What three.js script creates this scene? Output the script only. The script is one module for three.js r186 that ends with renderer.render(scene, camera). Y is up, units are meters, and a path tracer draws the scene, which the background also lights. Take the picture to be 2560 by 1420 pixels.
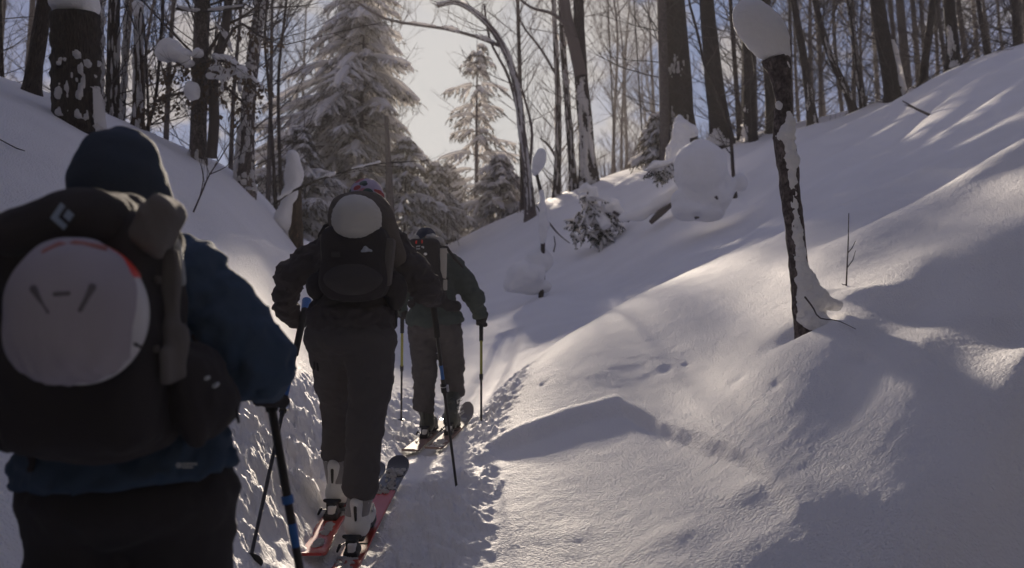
import * as THREE from 'three';
import { mergeGeometries } from 'three/addons/utils/BufferGeometryUtils.js';
import { createNoise3D } from 'simplex-noise';

// ---------------------------------------------------------------- camera, light, sky
const scene = new THREE.Scene();
const PITCH = THREE.MathUtils.degToRad(9), F = 2560;
const EYE = new THREE.Vector3(0, 1.5, 0);
const FRAME = new THREE.Matrix4().makeRotationX(PITCH).setPosition(EYE);      // slope-aligned working frame -> world
const camera = new THREE.PerspectiveCamera(2 * Math.atan(710 / F) * 180 / Math.PI, 1024 / 568, 0.1, 3000);
camera.position.copy(EYE);
camera.rotation.x = PITCH;
camera.focus = 5.2;
camera.userData.fStop = 3.2;

const renderer = new THREE.WebGLRenderer({ antialias: true });
renderer.toneMapping = THREE.LinearToneMapping;
renderer.toneMappingExposure = 3.9;
renderer.shadowMap.enabled = true;

// (px, py) of the 2560 x 1420 picture plane at a depth in metres -> point of the slope frame (x right, y up, -z forward)
const J = (px, py, d) => new THREE.Vector3((px - 1280) / F * d, (710 - py) / F * d, -d);
const W = (v) => v.clone().applyMatrix4(FRAME);
const at = (px, py, d) => W(J(px, py, d));

const SUNDIR = at(1128, 225, 1).sub(EYE).normalize();
const sun = new THREE.DirectionalLight(new THREE.Color(1.0, 0.85, 0.68), 3.6);
sun.name = 'sun';
sun.position.copy(SUNDIR).multiplyScalar(60);
sun.target.position.set(0, 1, -10);
sun.position.add(sun.target.position);
sun.castShadow = true;
sun.shadow.radius = 4;
Object.assign(sun.shadow.camera, { left: -30, right: 30, top: 30, bottom: -30, near: 1, far: 160 });
sun.shadow.mapSize.set(4096, 4096);
scene.add(sun, sun.target);

// deterministic randomness
function RNG(seed) { let s = seed >>> 0; return () => { s = (s + 0x6d2b79f5) | 0; let t = Math.imul(s ^ (s >>> 15), 1 | s); t = (t + Math.imul(t ^ (t >>> 7), 61 | t)) ^ t; return ((t ^ (t >>> 14)) >>> 0) / 4294967296; }; }
const n3 = createNoise3D(RNG(77));
const fbm = (x, y, z, o = 4, g = 0.5) => { let s = 0, a = 1, f = 1; for (let i = 0; i < o; i++) { s += a * n3(x * f, y * f, z * f + i * 7.3); a *= g; f *= 2.03; } return s; };
const clamp = THREE.MathUtils.clamp, lerp = THREE.MathUtils.lerp, sstep = THREE.MathUtils.smoothstep;

{ // computed sky: cold blue, broken high cloud, bright warm air round the sun
  const SW = 2048, SH = 1024, data = new Float32Array(SW * SH * 4), deg = 180 / Math.PI, GLOW = at(1130, 280, 1).sub(EYE).normalize();
  for (let r = 0; r < SH; r++) {
    const up = ((r + 0.5) / SH - 0.5) * Math.PI, y = Math.sin(up);
    for (let c = 0; c < SW; c++) {
      const a = ((c + 0.5) / SW - 0.5) * 2 * Math.PI, x = Math.cos(a) * Math.cos(up), z = Math.sin(a) * Math.cos(up);
      const th = Math.acos(clamp(x * GLOW.x + y * GLOW.y + z * GLOW.z, -1, 1)) * deg;
      const yy = Math.max(y, 0) + 0.12;
      const q = fbm(x / yy * 4.2 + 3, z / yy * 2.6, 0.3, 5, 0.55) * 0.5 + fbm(x / yy * 1.1, z / yy * 0.9, 9.1, 2) * 0.5;
      const cl = sstep(q, 0.15, 0.55);
      const g1 = Math.exp(-((th / 5.9) ** 2)), g2 = Math.exp(-th / 7), g3 = Math.exp(-Math.pow(th / 19, 1.5)), o = (r * SW + c) * 4;
      for (let k = 0; k < 3; k++) {
        const clear = [0.068, 0.090, 0.215][k] + g3 * [0.05, 0.165, 0.52][k];
        let L = lerp(clear, [0.24, 0.225, 0.26][k] + g3 * [0.46, 0.39, 0.33][k], cl * 0.9);
        L += g1 * [2.4, 2.2, 1.9][k] + Math.exp(-((th / 2.2) ** 2)) * 6 + g2 * [0.54, 0.45, 0.33][k] * (0.45 + 0.8 * cl);
        data[o + k] = 0.345 * 0.45 * (1 - Math.exp(-L / 0.45));
      }
      data[o + 3] = 1;
    }
  }
  const t = new THREE.DataTexture(data, SW, SH, THREE.RGBAFormat, THREE.FloatType);
  t.mapping = THREE.EquirectangularReflectionMapping;
  t.magFilter = THREE.LinearFilter;
  t.needsUpdate = true;
  scene.background = t;
  scene.environment = t;
}
scene.fog = new THREE.FogExp2(new THREE.Color(0.95, 0.94, 0.95), 0.002);

// ---------------------------------------------------------------- names, things, parts
const used = {};
function numbered(name) { const k = used[name] = (used[name] ?? -1) + 1; return k ? name + '_' + String(k).padStart(3, '0') : name; }
function thing(name, label, category, base, group) {
  const o = new THREE.Group();
  o.name = numbered(name); o.position.copy(base);
  o.userData = { label, category };
  if (group) o.userData.group = group;
  scene.add(o);
  return o;
}
// world-space geometry -> a part of a thing (kept at the thing's own base)
function part(name, geo, mat, parent, extra) {
  let root = parent; const off = new THREE.Vector3();
  while (root && root !== scene) { off.add(root.position); root = root.parent; }
  geo = geo.clone(); geo.translate(-off.x, -off.y, -off.z);
  const m = new THREE.Mesh(geo, mat);
  m.name = name; m.castShadow = m.receiveShadow = true;
  if (extra) Object.assign(m.userData, extra);
  parent.add(m);
  return m;
}

// ---------------------------------------------------------------- textures and materials
function dataTex(size, fn, srgb, rep = 1) {
  const d = new Uint8Array(size * size * 4);
  for (let y = 0; y < size; y++) for (let x = 0; x < size; x++) {
    const c = fn(x / size, y / size), o = (y * size + x) * 4;
    if (typeof c === 'number') d[o] = d[o + 1] = d[o + 2] = clamp(c, 0, 1) * 255; else { d[o] = clamp(c[0], 0, 1) * 255; d[o + 1] = clamp(c[1], 0, 1) * 255; d[o + 2] = clamp(c[2], 0, 1) * 255; }
    d[o + 3] = 255;
  }
  const t = new THREE.DataTexture(d, size, size);
  t.wrapS = t.wrapT = THREE.RepeatWrapping; t.magFilter = THREE.LinearFilter; t.minFilter = THREE.LinearMipmapLinearFilter;
  if (srgb) t.colorSpace = THREE.SRGBColorSpace;
  t.repeat.set(rep, rep); t.needsUpdate = true;
  return t;
}
// tileable noise on a torus
const TAU = Math.PI * 2;
function tile(u, v, fx, fy, seed, oct = 4, gain = 0.5) {
  let s = 0, a = 1, n = 0;
  for (let i = 0; i < oct; i++) {
    const k = 2 ** i, rx = fx * k / TAU, ry = fy * k / TAU;
    // blend of two shifted lattices keeps it seamless
    const f = (uu, vv) => n3(uu * fx * k, vv * fy * k, seed + i * 3.1);
    const bu = sstep(u, 0.8, 1), bv = sstep(v, 0.8, 1);
    const p = lerp(lerp(f(u, v), f(u - 1, v), bu), lerp(f(u, v - 1), f(u - 1, v - 1), bu), bv);
    s += a * p; n += a; a *= gain;
  }
  return s / n;
}
const std = (o) => new THREE.MeshStandardMaterial(o);
const phy = (o) => new THREE.MeshPhysicalMaterial(o);
const lin = (r, g, b) => new THREE.Color().setRGB(r, g, b);

const snowBump = dataTex(1024, (u, v) => 0.5 + 0.12 * tile(u, v, 14, 14, 1, 3) + 0.26 * tile(u, v, 100, 100, 5, 3, 0.75));
snowBump.repeat.set(0.5, 0.5);                                                    // two metres a tile
const snowTone = dataTex(256, (u, v) => { const k = 0.93 + 0.05 * tile(u, v, 6, 6, 21, 4); return [k, k * 0.995, k * 0.985]; });
snowTone.repeat.set(0.13, 0.13);
const M = {};
M.snow = phy({ color: lin(0.91, 0.905, 0.92), map: snowTone, roughness: 0.72, specularIntensity: 0.3, bumpMap: snowBump, bumpScale: 0.021 });
M.snowCap = phy({ color: lin(0.80, 0.795, 0.80), roughness: 0.7, specularIntensity: 0.4, bumpMap: snowBump, bumpScale: 0.012 });
M.snowTree = phy({ color: lin(0.80, 0.785, 0.78), roughness: 0.85, specularIntensity: 0.2, transmission: 0.4, thickness: 0 });
function barkTex(dark, light, moss, seed, fx, fy) {
  return dataTex(512, (u, v) => {
    const f = tile(u, v, fx, fy, seed, 5, 0.62), p = sstep(tile(u, v, 4, 5, seed + 9, 4), 0.05, 0.5), q = sstep(tile(u, v, 7, 4, seed + 17, 4), 0.1, 0.35);
    const k = clamp(0.5 + 0.75 * f, 0, 1), r = [0, 1, 2].map((i) => lerp(dark[i], light[i], k));
    return r.map((x, i) => lerp(lerp(x, moss[i], p * 0.7), light[i] * 1.25, q * 0.35));
  }, true);
}
const barkBump = dataTex(512, (u, v) => 0.5 + 0.5 * tile(u, v, 26, 5, 40, 5, 0.62));
M.bark = std({ color: lin(0.42, 0.37, 0.37), map: barkTex([0.10, 0.085, 0.09], [0.52, 0.48, 0.47], [0.36, 0.31, 0.27], 50, 22, 6), bumpMap: barkBump, bumpScale: 0.02, roughness: 0.95 });
M.barkGrey = std({ color: lin(0.7, 0.66, 0.66), map: barkTex([0.2, 0.18, 0.18], [0.58, 0.55, 0.55], [0.43, 0.4, 0.38], 61, 8, 14), bumpMap: barkBump, bumpScale: 0.012, roughness: 0.95 });
M.barkDark = std({ color: lin(0.30, 0.25, 0.25), map: M.bark.map, bumpMap: barkBump, bumpScale: 0.03, roughness: 0.95 });
M.barkRed = std({ color: lin(0.5, 0.33, 0.24), map: M.bark.map, bumpMap: barkBump, bumpScale: 0.02, roughness: 0.95 });
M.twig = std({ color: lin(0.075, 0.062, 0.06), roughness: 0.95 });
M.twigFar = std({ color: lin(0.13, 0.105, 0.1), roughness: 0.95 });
M.needle = phy({ color: lin(0.22, 0.20, 0.17), roughness: 0.9, specularIntensity: 0.2, transmission: 0.55, thickness: 0, side: THREE.DoubleSide });
M.needleDark = phy({ color: lin(0.085, 0.09, 0.075), roughness: 0.9, specularIntensity: 0.2, transmission: 0.3, thickness: 0, side: THREE.DoubleSide });
M.leaf = phy({ color: lin(0.13, 0.095, 0.07), roughness: 0.9, specularIntensity: 0.2, transmission: 0.4, thickness: 0, side: THREE.DoubleSide });
// ---------------------------------------------------------------- snow ground: smooth surface through surveyed points
const D = (d) => (d > 8 ? 8 + (d - 8) * 2 : d);                                // the far side lies twice as deep as first paced out
const SURVEY = [
  // trough and skin track
  [1280, 5200, 0.8], [300, 4200, 1], [2300, 4000, 1], [300, 2320, 2.23], [800, 2000, 2.6], [1300, 2050, 2.6], [1040, 1140, 7.2], [1190, 972, 12.4],
  [1215, 870, 16], [1270, 780, 21], [1150, 720, 26], [1110, 650, 32], [1120, 610, 40], [1000, 940, 11], [985, 850, 15], [960, 720, 22], [900, 660, 28],
  [850, 1464, 4.1], [885, 1399, 4.55], [940, 1290, 5.05], [985, 1206, 5.45], [775, 1414, 4.25], [835, 1307, 4.87], [905, 1224, 5.5], [945, 1194, 5.85], [1020, 1140, 7.3], [1065, 1101, 7.95], [1105, 1067, 8.6], [1078, 1135, 7.3], [1125, 1092, 7.85], [1155, 1062, 8.45], [1185, 1040, 9.2],
  // out of the picture, close by on both sides
  [5120, 3526, 1.0], [5120, 1670, 2.0], [5120, 326, 4], [5120, -90, 8], [-2560, 3526, 1.0], [-2560, 1222, 2.0], [-2560, 70, 4], [-2560, -250, 8], [7900, 3300, 1.0], [-5300, 3300, 1.0], [3900, 2500, 1.5], [-1300, 2500, 1.5],
  // left bank
  [600, 1240, 4.1], [640, 1060, 4.9], [800, 1040, 6], [760, 880, 7.6], [560, 760, 6.2], [300, 760, 5], [0, 640, 5], [0, 1100, 3.6], [0, 1330, 3.1], [200, 1500, 3], [420, 560, 8], [620, 612, 9.5], [690, 598, 12], [760, 640, 15.8],
  [0, 215, 9.5], [0, 190, 11.5], [130, 236, 11.2], [190, 318, 9], [270, 288, 11.2], [370, 343, 11.5], [430, 378, 11.6], [600, 470, 12.38], [690, 520, 14.85], [745, 590, 18.65], [800, 625, 23.4],
  [0, 235, 18], [300, 350, 18], [600, 510, 27.2], [0, 330, 40], [600, 590, 65.2], [-500, 60, 11], [-500, 500, 5], [-500, 1200, 3], [-500, 100, 20],
  // right ridge line
  [1130, 606, 37], [1200, 573, 35], [1300, 541, 33], [1400, 503, 31], [1600, 441, 28.4], [1860, 381, 26], [1950, 346, 26], [2100, 311, 26], [2200, 286, 24.8], [2300, 236, 24], [2430, 176, 22.8], [2560, 140, 22], [3000, 10, 22],
  [1130, 640, 60], [1400, 545, 52], [1700, 470, 48], [2100, 380, 48], [2560, 240, 48], [1300, 640, 132], [2200, 560, 132], [3000, 200, 60], [600, 640, 141.2],
  // valley between the humps
  [1350, 745, 19], [1500, 605, 25], [1740, 545, 21.6], [1500, 705, 21], [1500, 778, 17.2], [1640, 700, 18], [1330, 860, 15], [1850, 480, 23], [1900, 560, 19], [1440, 800, 16.4],
  // near hump, its crest, front face and foot
  [1325, 925, 8.6], [1400, 852, 10.4], [1500, 790, 12.4], [1600, 736, 13], [1700, 690, 13.2], [1800, 642, 13.4], [1900, 600, 13.6], [2000, 556, 14],
  [1300, 1000, 7.6], [1420, 985, 7.3], [1550, 975, 7.2], [1300, 1110, 6.2], [1210, 1130, 6.3], [1800, 850, 7.8], [1700, 1000, 6.6], [1300, 1290, 5], [1180, 1250, 5.35], [1300, 1420, 4.4], [1700, 1200, 5], [1700, 1420, 3.95], [2000, 1280, 4.1], [2200, 1420, 3.65], [2560, 1400, 3.7],
  [2560, 1040, 4.3], [2100, 1000, 5.15], [2000, 815, 6.5], [2110, 815, 6], [2300, 852, 5.4], [2560, 873, 4.8], [2560, 868, 5.6], [2300, 790, 6.5], [2150, 740, 7.1], [2300, 650, 7.5], [2560, 690, 6.6], [2300, 520, 10], [2560, 420, 9.2], [2150, 480, 14.6], [2350, 345, 16.8], [2560, 255, 16], [2050, 430, 20], [2250, 330, 21.6],
  [3100, 760, 4.8], [3100, 1300, 3.5], [3100, 250, 9],
];
const KB = 0.32;
const ground = (() => {
  const P = SURVEY.map(([x, y, d]) => [(x - 1280) / F, Math.log(d) * KB, (710 - y) / F * d]), n = P.length, N = n + 3;
  const U = (r2) => (r2 > 0 ? 0.5 * r2 * Math.log(r2) : 0);
  const A = Array.from({ length: N }, () => new Float64Array(N + 1));
  for (let i = 0; i < n; i++) {
    for (let j = 0; j < n; j++) A[i][j] = U((P[i][0] - P[j][0]) ** 2 + (P[i][1] - P[j][1]) ** 2);
    A[i][i] += 0.00035;
    A[i][n] = A[n][i] = 1; A[i][n + 1] = A[n + 1][i] = P[i][0]; A[i][n + 2] = A[n + 2][i] = P[i][1]; A[i][N] = P[i][2];
  }
  for (let c = 0; c < N; c++) {
    let p = c; for (let r = c + 1; r < N; r++) if (Math.abs(A[r][c]) > Math.abs(A[p][c])) p = r;
    [A[c], A[p]] = [A[p], A[c]];
    for (let r = c + 1; r < N; r++) { const f = A[r][c] / A[c][c]; if (f) for (let k = c; k <= N; k++) A[r][k] -= f * A[c][k]; }
  }
  const X = new Float64Array(N);
  for (let r = N - 1; r >= 0; r--) { let s = A[r][N]; for (let k = r + 1; k < N; k++) s -= A[r][k] * X[k]; X[r] = s / A[r][r]; }
  return (u, w) => {                                                              // height in the slope frame at u metres right, w metres ahead
    const a = u / w, b = Math.log(w) * KB; let s = X[n] + X[n + 1] * a + X[n + 2] * b;
    for (let i = 0; i < n; i++) { const x = a - P[i][0], y = b - P[i][1], r2 = x * x + y * y; if (r2 > 0) s += X[i] * 0.5 * r2 * Math.log(r2); }
    return s;
  };
})();
const TRAIL = [[3.2, -0.78], [4.3, -0.77], [5.5, -0.71], [7.2, -0.66], [8.0, -0.56], [9.6, -0.42], [12, -0.34], [16, -0.1], [21, 0.3], [28, 1.4], [40, 3.6]];
function trailU(w) { for (let i = 1; i < TRAIL.length; i++) if (w < TRAIL[i][0]) { const [a, b] = [TRAIL[i - 1], TRAIL[i]], t = clamp((w - a[0]) / (b[0] - a[0]), 0, 1); return lerp(a[1], b[1], t); } return 3.6; }
const plan = (px, py, d) => { const p = J(px, py, d); return [p.x, -p.z]; };
const SNAG_FOOT = plan(2006, 805, 6.55);
const LEDGE = [plan(1262, 1098, 6.5), plan(1330, 1075, 6.55), plan(1430, 1040, 6.75), plan(1550, 1000, 6.9), plan(1660, 1050, 6.2), plan(1800, 1120, 5.35), plan(1905, 1175, 4.8)];
function ledge(u, w) {                                                              // distance beyond the broken edge, and how far along it
  for (let i = 1; i < LEDGE.length; i++) {
    const [ax, ay] = LEDGE[i - 1], [bx, by] = LEDGE[i];
    if (u <= bx || i === LEDGE.length - 1) { const k = (u - ax) / (bx - ax), s = (by - ay) / (bx - ax); return [(w - ay - s * (u - ax)) * lerp(0.9, 0.28, sstep(u, 0.55, 1.0)), clamp((i - 1 + clamp(k, i === 1 ? -1 : 0, 1.6)) / (LEDGE.length - 1), -0.2, 1.1)]; }
  }
}
const DENTS = [[2165, 897, 0.05, 0.05], [2285, 915, 0.05, 0.035], [1660, 925, 0.05, 0.03], [1845, 945, 0.05, 0.03], [1355, 962, 0.03, 0.03], [1940, 960, 0.04, 0.03], [2095, 870, 0.03, 0.02], [1715, 910, 0.03, 0.02], [1540, 1025, 0.04, 0.02]];
const LUMPS = [[1868, 1215, 0.11, 0.055], [1690, 1340, 0.12, 0.05], [2230, 1290, 0.16, 0.09], [2290, 1390, 0.14, 0.10], [2460, 1240, 0.2, 0.06], [1440, 1330, 0.1, 0.03], [1900, 1350, 0.12, 0.04], [2080, 1240, 0.16, 0.05], [2150, 745, 0.20, 0.11], [2055, 745, 0.14, 0.10], [2240, 730, 0.2, 0.06]];
function hit(px, py, d0 = 2.5) {                                                  // where a sight line meets the snow
  const sx = (px - 1280) / F, sy = (710 - py) / F;
  for (let d = d0; d < 90; d *= 1.004) if (sy * d < ground(sx * d, d)) return [sx * d, d];
  return [sx * 20, 20];
}
for (const q of [DENTS, LUMPS]) for (const e of q) { const [u, w] = hit(e[0], e[1]); e[0] = u; e[1] = w; }
function surface(u, w) {
  let v = ground(u, w);
  const far = sstep(w, 9, 16);
  // wind-packed undulation
  v += 0.016 * fbm(u * 0.6, w * 0.6, 3.3, 2) * (0.4 + 0.6 * far);
  // diagonal drift folds on the upper right bank
  const rb = sstep(u - 0.12 * w, 1.0, 2.5) * sstep(w, 6.5, 9);
  if (rb > 0) v += rb * 0.075 * Math.sin((w * 1.0 - u * 0.55) * 2.6 + 1.3 * n3(u * 0.25, w * 0.25, 8));
  // fine wind texture
  const tu = u - trailU(w), tr = Math.abs(tu);
  v += 0.0018 * fbm(u * 3, w * 3, 1.7, 2) + 0.0006 * n3(u * 9 + w * 5, w * 14, 4) * (1 - far * 0.6) + 0.0012 * n3(u * 32, w * 32, 6.5);
  const lx = u * 0.75 + w * 0.66;
  if (u > 0) v += 0.0012 * sstep(u, 0.0, 0.8) * (1 - sstep(w, 5, 7)) * fbm(lx * 2.6, (w * 0.75 - u * 0.66) * 9, 11, 3);
  // the skinned track: packed floor, churned sides
  if (tr < 1.5 && w > 2.8 && w < 17) {
    const band = sstep(tr, 0.10, 0.30) * (1 - sstep(tr, tu < 0 ? 0.5 : 0.45, tu < 0 ? 0.8 : 0.72)) * (1 - sstep(w, 9.8, 11.5)) * (tu > 0 && w > 5.8 && w < 6.9 ? 0.55 : 1);
    if (band > 0) {
      const x = u + 0.06 * n3(u * 6, w * 6, 31), y = w + 0.06 * n3(u * 6, w * 6, 37), z = v * 1.0, c = fbm(x * 3.6, y * 3.6, z * 3.6 + 2.2, 4, 0.52), b = Math.abs(n3(x * 6.3, y * 6.3, z * 6.3 + 12)) + 0.5 * Math.abs(n3(x * 13, y * 13, z * 13 + 15));
      v += band * (0.042 * c + 0.034 * (0.55 - b) + 0.002 * n3(u * 40, w * 40, 3));
    }
    v += 0.010 * (1 - sstep(tr, 0.2, 0.32)) * fbm(u * 9, w * 6, 5, 3) * (1 - sstep(w, 9.5, 12)) - 0.016 * Math.exp(-(((tr - 0.11) / 0.05) ** 2)) * sstep(w, 5.7, 6.2);
    v -= 0.012 * (1 - sstep(tr, 0.12, 0.26)) + 0.04 * (1 - sstep(tr, 0.12, 0.3)) * sstep(w, 8.8, 9.6);
  }
  // broken ledge on the near hump
  if (u > -0.4 && u < 1.6 && w > 2.6 && w < 8.5) {
    const [d, t] = ledge(u, w), wob = d + 0.02 * n3(u * 2.6, w * 2.6, 20), h = 0.085 * (1 - t * 0.55) * sstep(t, -0.2, 0.1) * (1 - sstep(t, 0.85, 1)) * sstep(w, 3.0, 4.4);
    const near = 1 - sstep(-wob, 0.0, 0.15);                                       // upper side keeps its height, lower side drops away then heals
    v -= h * (wob < 0 ? (1 - near) * Math.exp(wob / 0.75) : 0);
    v += 0.3 * h * Math.exp(-((wob - 0.06) ** 2) / 0.006);
  }
  for (const [x, y, r, h] of DENTS) { const q = ((u - x) ** 2 + ((w - y) * 0.55) ** 2) / (r * r); if (q < 9) v -= 0.5 * h * Math.exp(-q); }
  for (const [x, y, r, h] of LUMPS) { const q = ((u - x) ** 2 + ((w - y) * 0.8) ** 2) / (r * r); if (q < 9) v += 0.45 * h * Math.exp(-q * 0.9); }
  // well round the snapped trunk
  { const [x, y] = SNAG_FOOT, q = (u - x) ** 2 + ((w - y) * 0.9) ** 2; if (q < 1) v -= 0.10 * Math.exp(-q / 0.03); }
  return v;
}
const onSnow = (u, w) => W(new THREE.Vector3(u, surface(u, w), -w));
const snowAt = (px, d) => { const u = (px - 1280) / F * d; return onSnow(u, d); };

{
  const cols = [], rows = [];
  for (let x = -2.6; x < -0.57; x += 0.06) cols.push(x);
  for (let i = 0; i <= 860; i++) cols.push(-0.57 + 1.14 * i / 860);
  for (let x = 0.63; x < 2.65; x += 0.06) cols.push(x);
  for (let w = 0.7; w < 2.55; w *= 1.05) rows.push(w);
  for (let i = 0; i <= 600; i++) rows.push(2.55 * (44 / 2.55) ** (i / 600));
  for (let w = 46; w < 90; w *= 1.06) rows.push(w);
  rows.push(140, 260, 600);
  const nc = cols.length, nr = rows.length, pos = new Float32Array(nc * nr * 3), uv = new Float32Array(nc * nr * 2), idx = new Uint32Array((nc - 1) * (nr - 1) * 6), p = new THREE.Vector3();
  for (let r = 0; r < nr; r++) for (let c = 0; c < nc; c++) {
    const w = rows[r], u = cols[c] * w, i = r * nc + c;
    const wc = Math.min(w, 85);
    p.set(u, w > 85 ? surface(cols[c] * 85, 85) - (w - 85) * 0.22 : surface(u, w), -w).applyMatrix4(FRAME);
    pos.set([p.x, p.y, p.z], i * 3); uv.set([p.x, p.z], i * 2);
  }
  let k = 0;
  for (let r = 0; r < nr - 1; r++) for (let c = 0; c < nc - 1; c++) { const i = r * nc + c; idx.set([i, i + 1, i + nc, i + 1, i + nc + 1, i + nc], k); k += 6; }
  const g = new THREE.BufferGeometry();
  g.setAttribute('position', new THREE.BufferAttribute(pos, 3)); g.setAttribute('uv', new THREE.BufferAttribute(uv, 2)); g.setIndex(new THREE.BufferAttribute(idx, 1));
  g.computeVertexNormals();
  const m = new THREE.Mesh(g, M.snow);
  m.name = 'snow_ground'; m.userData.kind = 'structure'; m.receiveShadow = m.castShadow = true;
  scene.add(m);
}

{ // the same snow behind the camera and beside it, lower than the banks
  const g = new THREE.PlaneGeometry(160, 120, 80, 60).rotateX(-Math.PI / 2), a = g.attributes.position;
  for (let i = 0; i < a.count; i++) { const x = a.getX(i), z = a.getZ(i) + 57.5; a.setXYZ(i, x, -1.75 + 0.12 * n3(x * 0.2, z * 0.2, 5), z); }
  g.applyMatrix4(FRAME); g.computeVertexNormals();
  const u = g.attributes.uv, q = g.attributes.position; for (let i = 0; i < u.count; i++) u.setXY(i, q.getX(i), q.getZ(i));
  const m = new THREE.Mesh(g, M.snow); m.name = 'snow_field'; m.userData.kind = 'structure'; m.receiveShadow = m.castShadow = true; scene.add(m);
}
// ---------------------------------------------------------------- mesh builders
class MB {
  constructor() { this.p = []; this.n = []; this.t = []; this.i = []; }
  get empty() { return !this.i.length; }
  // a tube through points with a radius each; sides may be lumpy
  tube(path, rad, sides = 8, o = {}) {
    const n = path.length, base = this.p.length / 3, T = new THREE.Vector3(), A = new THREE.Vector3(), B = new THREE.Vector3(), q = new THREE.Vector3();
    A.set(0.31, 0.2, 0.93); let len = 0;
    for (let k = 0; k < n; k++) {
      T.subVectors(path[Math.min(k + 1, n - 1)], path[Math.max(k - 1, 0)]).normalize();
      A.addScaledVector(T, -A.dot(T)); if (A.lengthSq() < 1e-6) A.set(1, 0.01, 0).addScaledVector(T, -T.x); A.normalize();
      B.crossVectors(T, A);
      if (k) len += path[k].distanceTo(path[k - 1]);
      for (let s = 0; s <= sides; s++) {
        const a = s % sides / sides * TAU, c = Math.cos(a), d = Math.sin(a);
        let r = rad[k]; if (o.lump) r *= 1 + o.lump * n3(path[k].x * o.freq + c * 1.3, path[k].y * o.freq + d * 1.3, path[k].z * o.freq + (o.seed || 0));
        q.copy(A).multiplyScalar(c).addScaledVector(B, d);
        this.p.push(path[k].x + q.x * r, path[k].y + q.y * r * (o.flat || 1), path[k].z + q.z * r); this.n.push(q.x, q.y, q.z);
        this.t.push(s / sides * Math.max(1, Math.round(rad[0] * TAU / 0.35)), len / 0.6);
      }
      if (k) for (let s = 0; s < sides; s++) { const b = base + (k - 1) * (sides + 1) + s, c = b + sides + 1; this.i.push(b, b + 1, c, b + 1, c + 1, c); }
    }
    if (o.cap) for (const k of [0, n - 1]) {
      const c = this.p.length / 3; T.subVectors(path[k], path[k ? k - 1 : 1]).normalize();
      this.p.push(path[k].x, path[k].y, path[k].z); this.n.push(T.x, T.y, T.z); this.t.push(0.5, 0.5);
      for (let s = 0; s < sides; s++) { const b = base + k * (sides + 1) + s; k ? this.i.push(b, b + 1, c) : this.i.push(b + 1, b, c); }
    }
    return this;
  }
  // needle spray: a slim four-sided spindle
  spindle(a, b, r) {
    const T = new THREE.Vector3().subVectors(b, a), L = T.length(); if (L < 1e-5) return this; T.divideScalar(L);
    const A = new THREE.Vector3(0.3, 0.9, 0.2).addScaledVector(T, -(0.3 * T.x + 0.9 * T.y + 0.2 * T.z)).normalize(), B = new THREE.Vector3().crossVectors(T, A), m = new THREE.Vector3().lerpVectors(a, b, 0.4), i0 = this.p.length / 3;
    const put = (v, n) => { this.p.push(v.x, v.y, v.z); this.n.push(n.x, n.y, n.z); this.t.push(0, 0); };
    put(a, T.clone().negate());
    for (let s = 0; s < 3; s++) { const c = Math.cos(s * TAU / 3), d = Math.sin(s * TAU / 3), n = A.clone().multiplyScalar(c).addScaledVector(B, d); put(m.clone().addScaledVector(n, r), n); }
    put(b, T);
    for (let s = 0; s < 3; s++) { const x = i0 + 1 + s, y = i0 + 1 + (s + 1) % 3; this.i.push(i0, y, x, x, y, i0 + 4); }
    return this;
  }
  blob(c, rx, ry, rz, seed, det = 1, lump = 0.25) {
    const g = new THREE.IcosahedronGeometry(1, det), P = g.attributes.position, i0 = this.p.length / 3;
    for (let k = 0; k < P.count; k++) {
      const x = P.getX(k), y = P.getY(k), z = P.getZ(k), r = 1 + lump * n3(x * 1.4 + seed, y * 1.4, z * 1.4);
      this.p.push(c.x + x * rx * r, c.y + y * ry * r, c.z + z * rz * r); this.n.push(x, y, z); this.t.push(x, z); this.i.push(i0 + k);
    }
    return this;
  }
  leaf(c, s, rnd) {
    const a = rnd() * TAU, b = (rnd() - 0.5) * 2, u = new THREE.Vector3(Math.cos(a) * Math.cos(b), Math.sin(b), Math.sin(a) * Math.cos(b)).multiplyScalar(s * 0.5), v = new THREE.Vector3(rnd() - 0.5, -0.8 - rnd(), rnd() - 0.5).normalize().multiplyScalar(s), i = this.p.length / 3, n = new THREE.Vector3().crossVectors(u, v).normalize();
    for (const [x, y] of [[0, 0], [1, 0.5], [0, 1], [-1, 0.5]]) { this.p.push(c.x + u.x * x + v.x * y, c.y + u.y * x + v.y * y, c.z + u.z * x + v.z * y); this.n.push(n.x, n.y, n.z); this.t.push(x, y); }
    this.i.push(i, i + 1, i + 2, i, i + 2, i + 3);
    return this;
  }
  geo(smooth) {
    const g = new THREE.BufferGeometry();
    g.setAttribute('position', new THREE.Float32BufferAttribute(this.p, 3)); g.setAttribute('normal', new THREE.Float32BufferAttribute(this.n, 3)); g.setAttribute('uv', new THREE.Float32BufferAttribute(this.t, 2)); g.setIndex(this.i);
    if (smooth) g.computeVertexNormals();
    return g;
  }
}
function curve(pts, n) { const c = new THREE.CatmullRomCurve3(pts, false, 'centripetal'), out = []; for (let i = 0; i <= n; i++) out.push(c.getPoint(i / n)); return out; }
const pathPx = (pts, n) => curve(pts.map(([x, y, d]) => at(x, y, d)), n);

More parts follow.
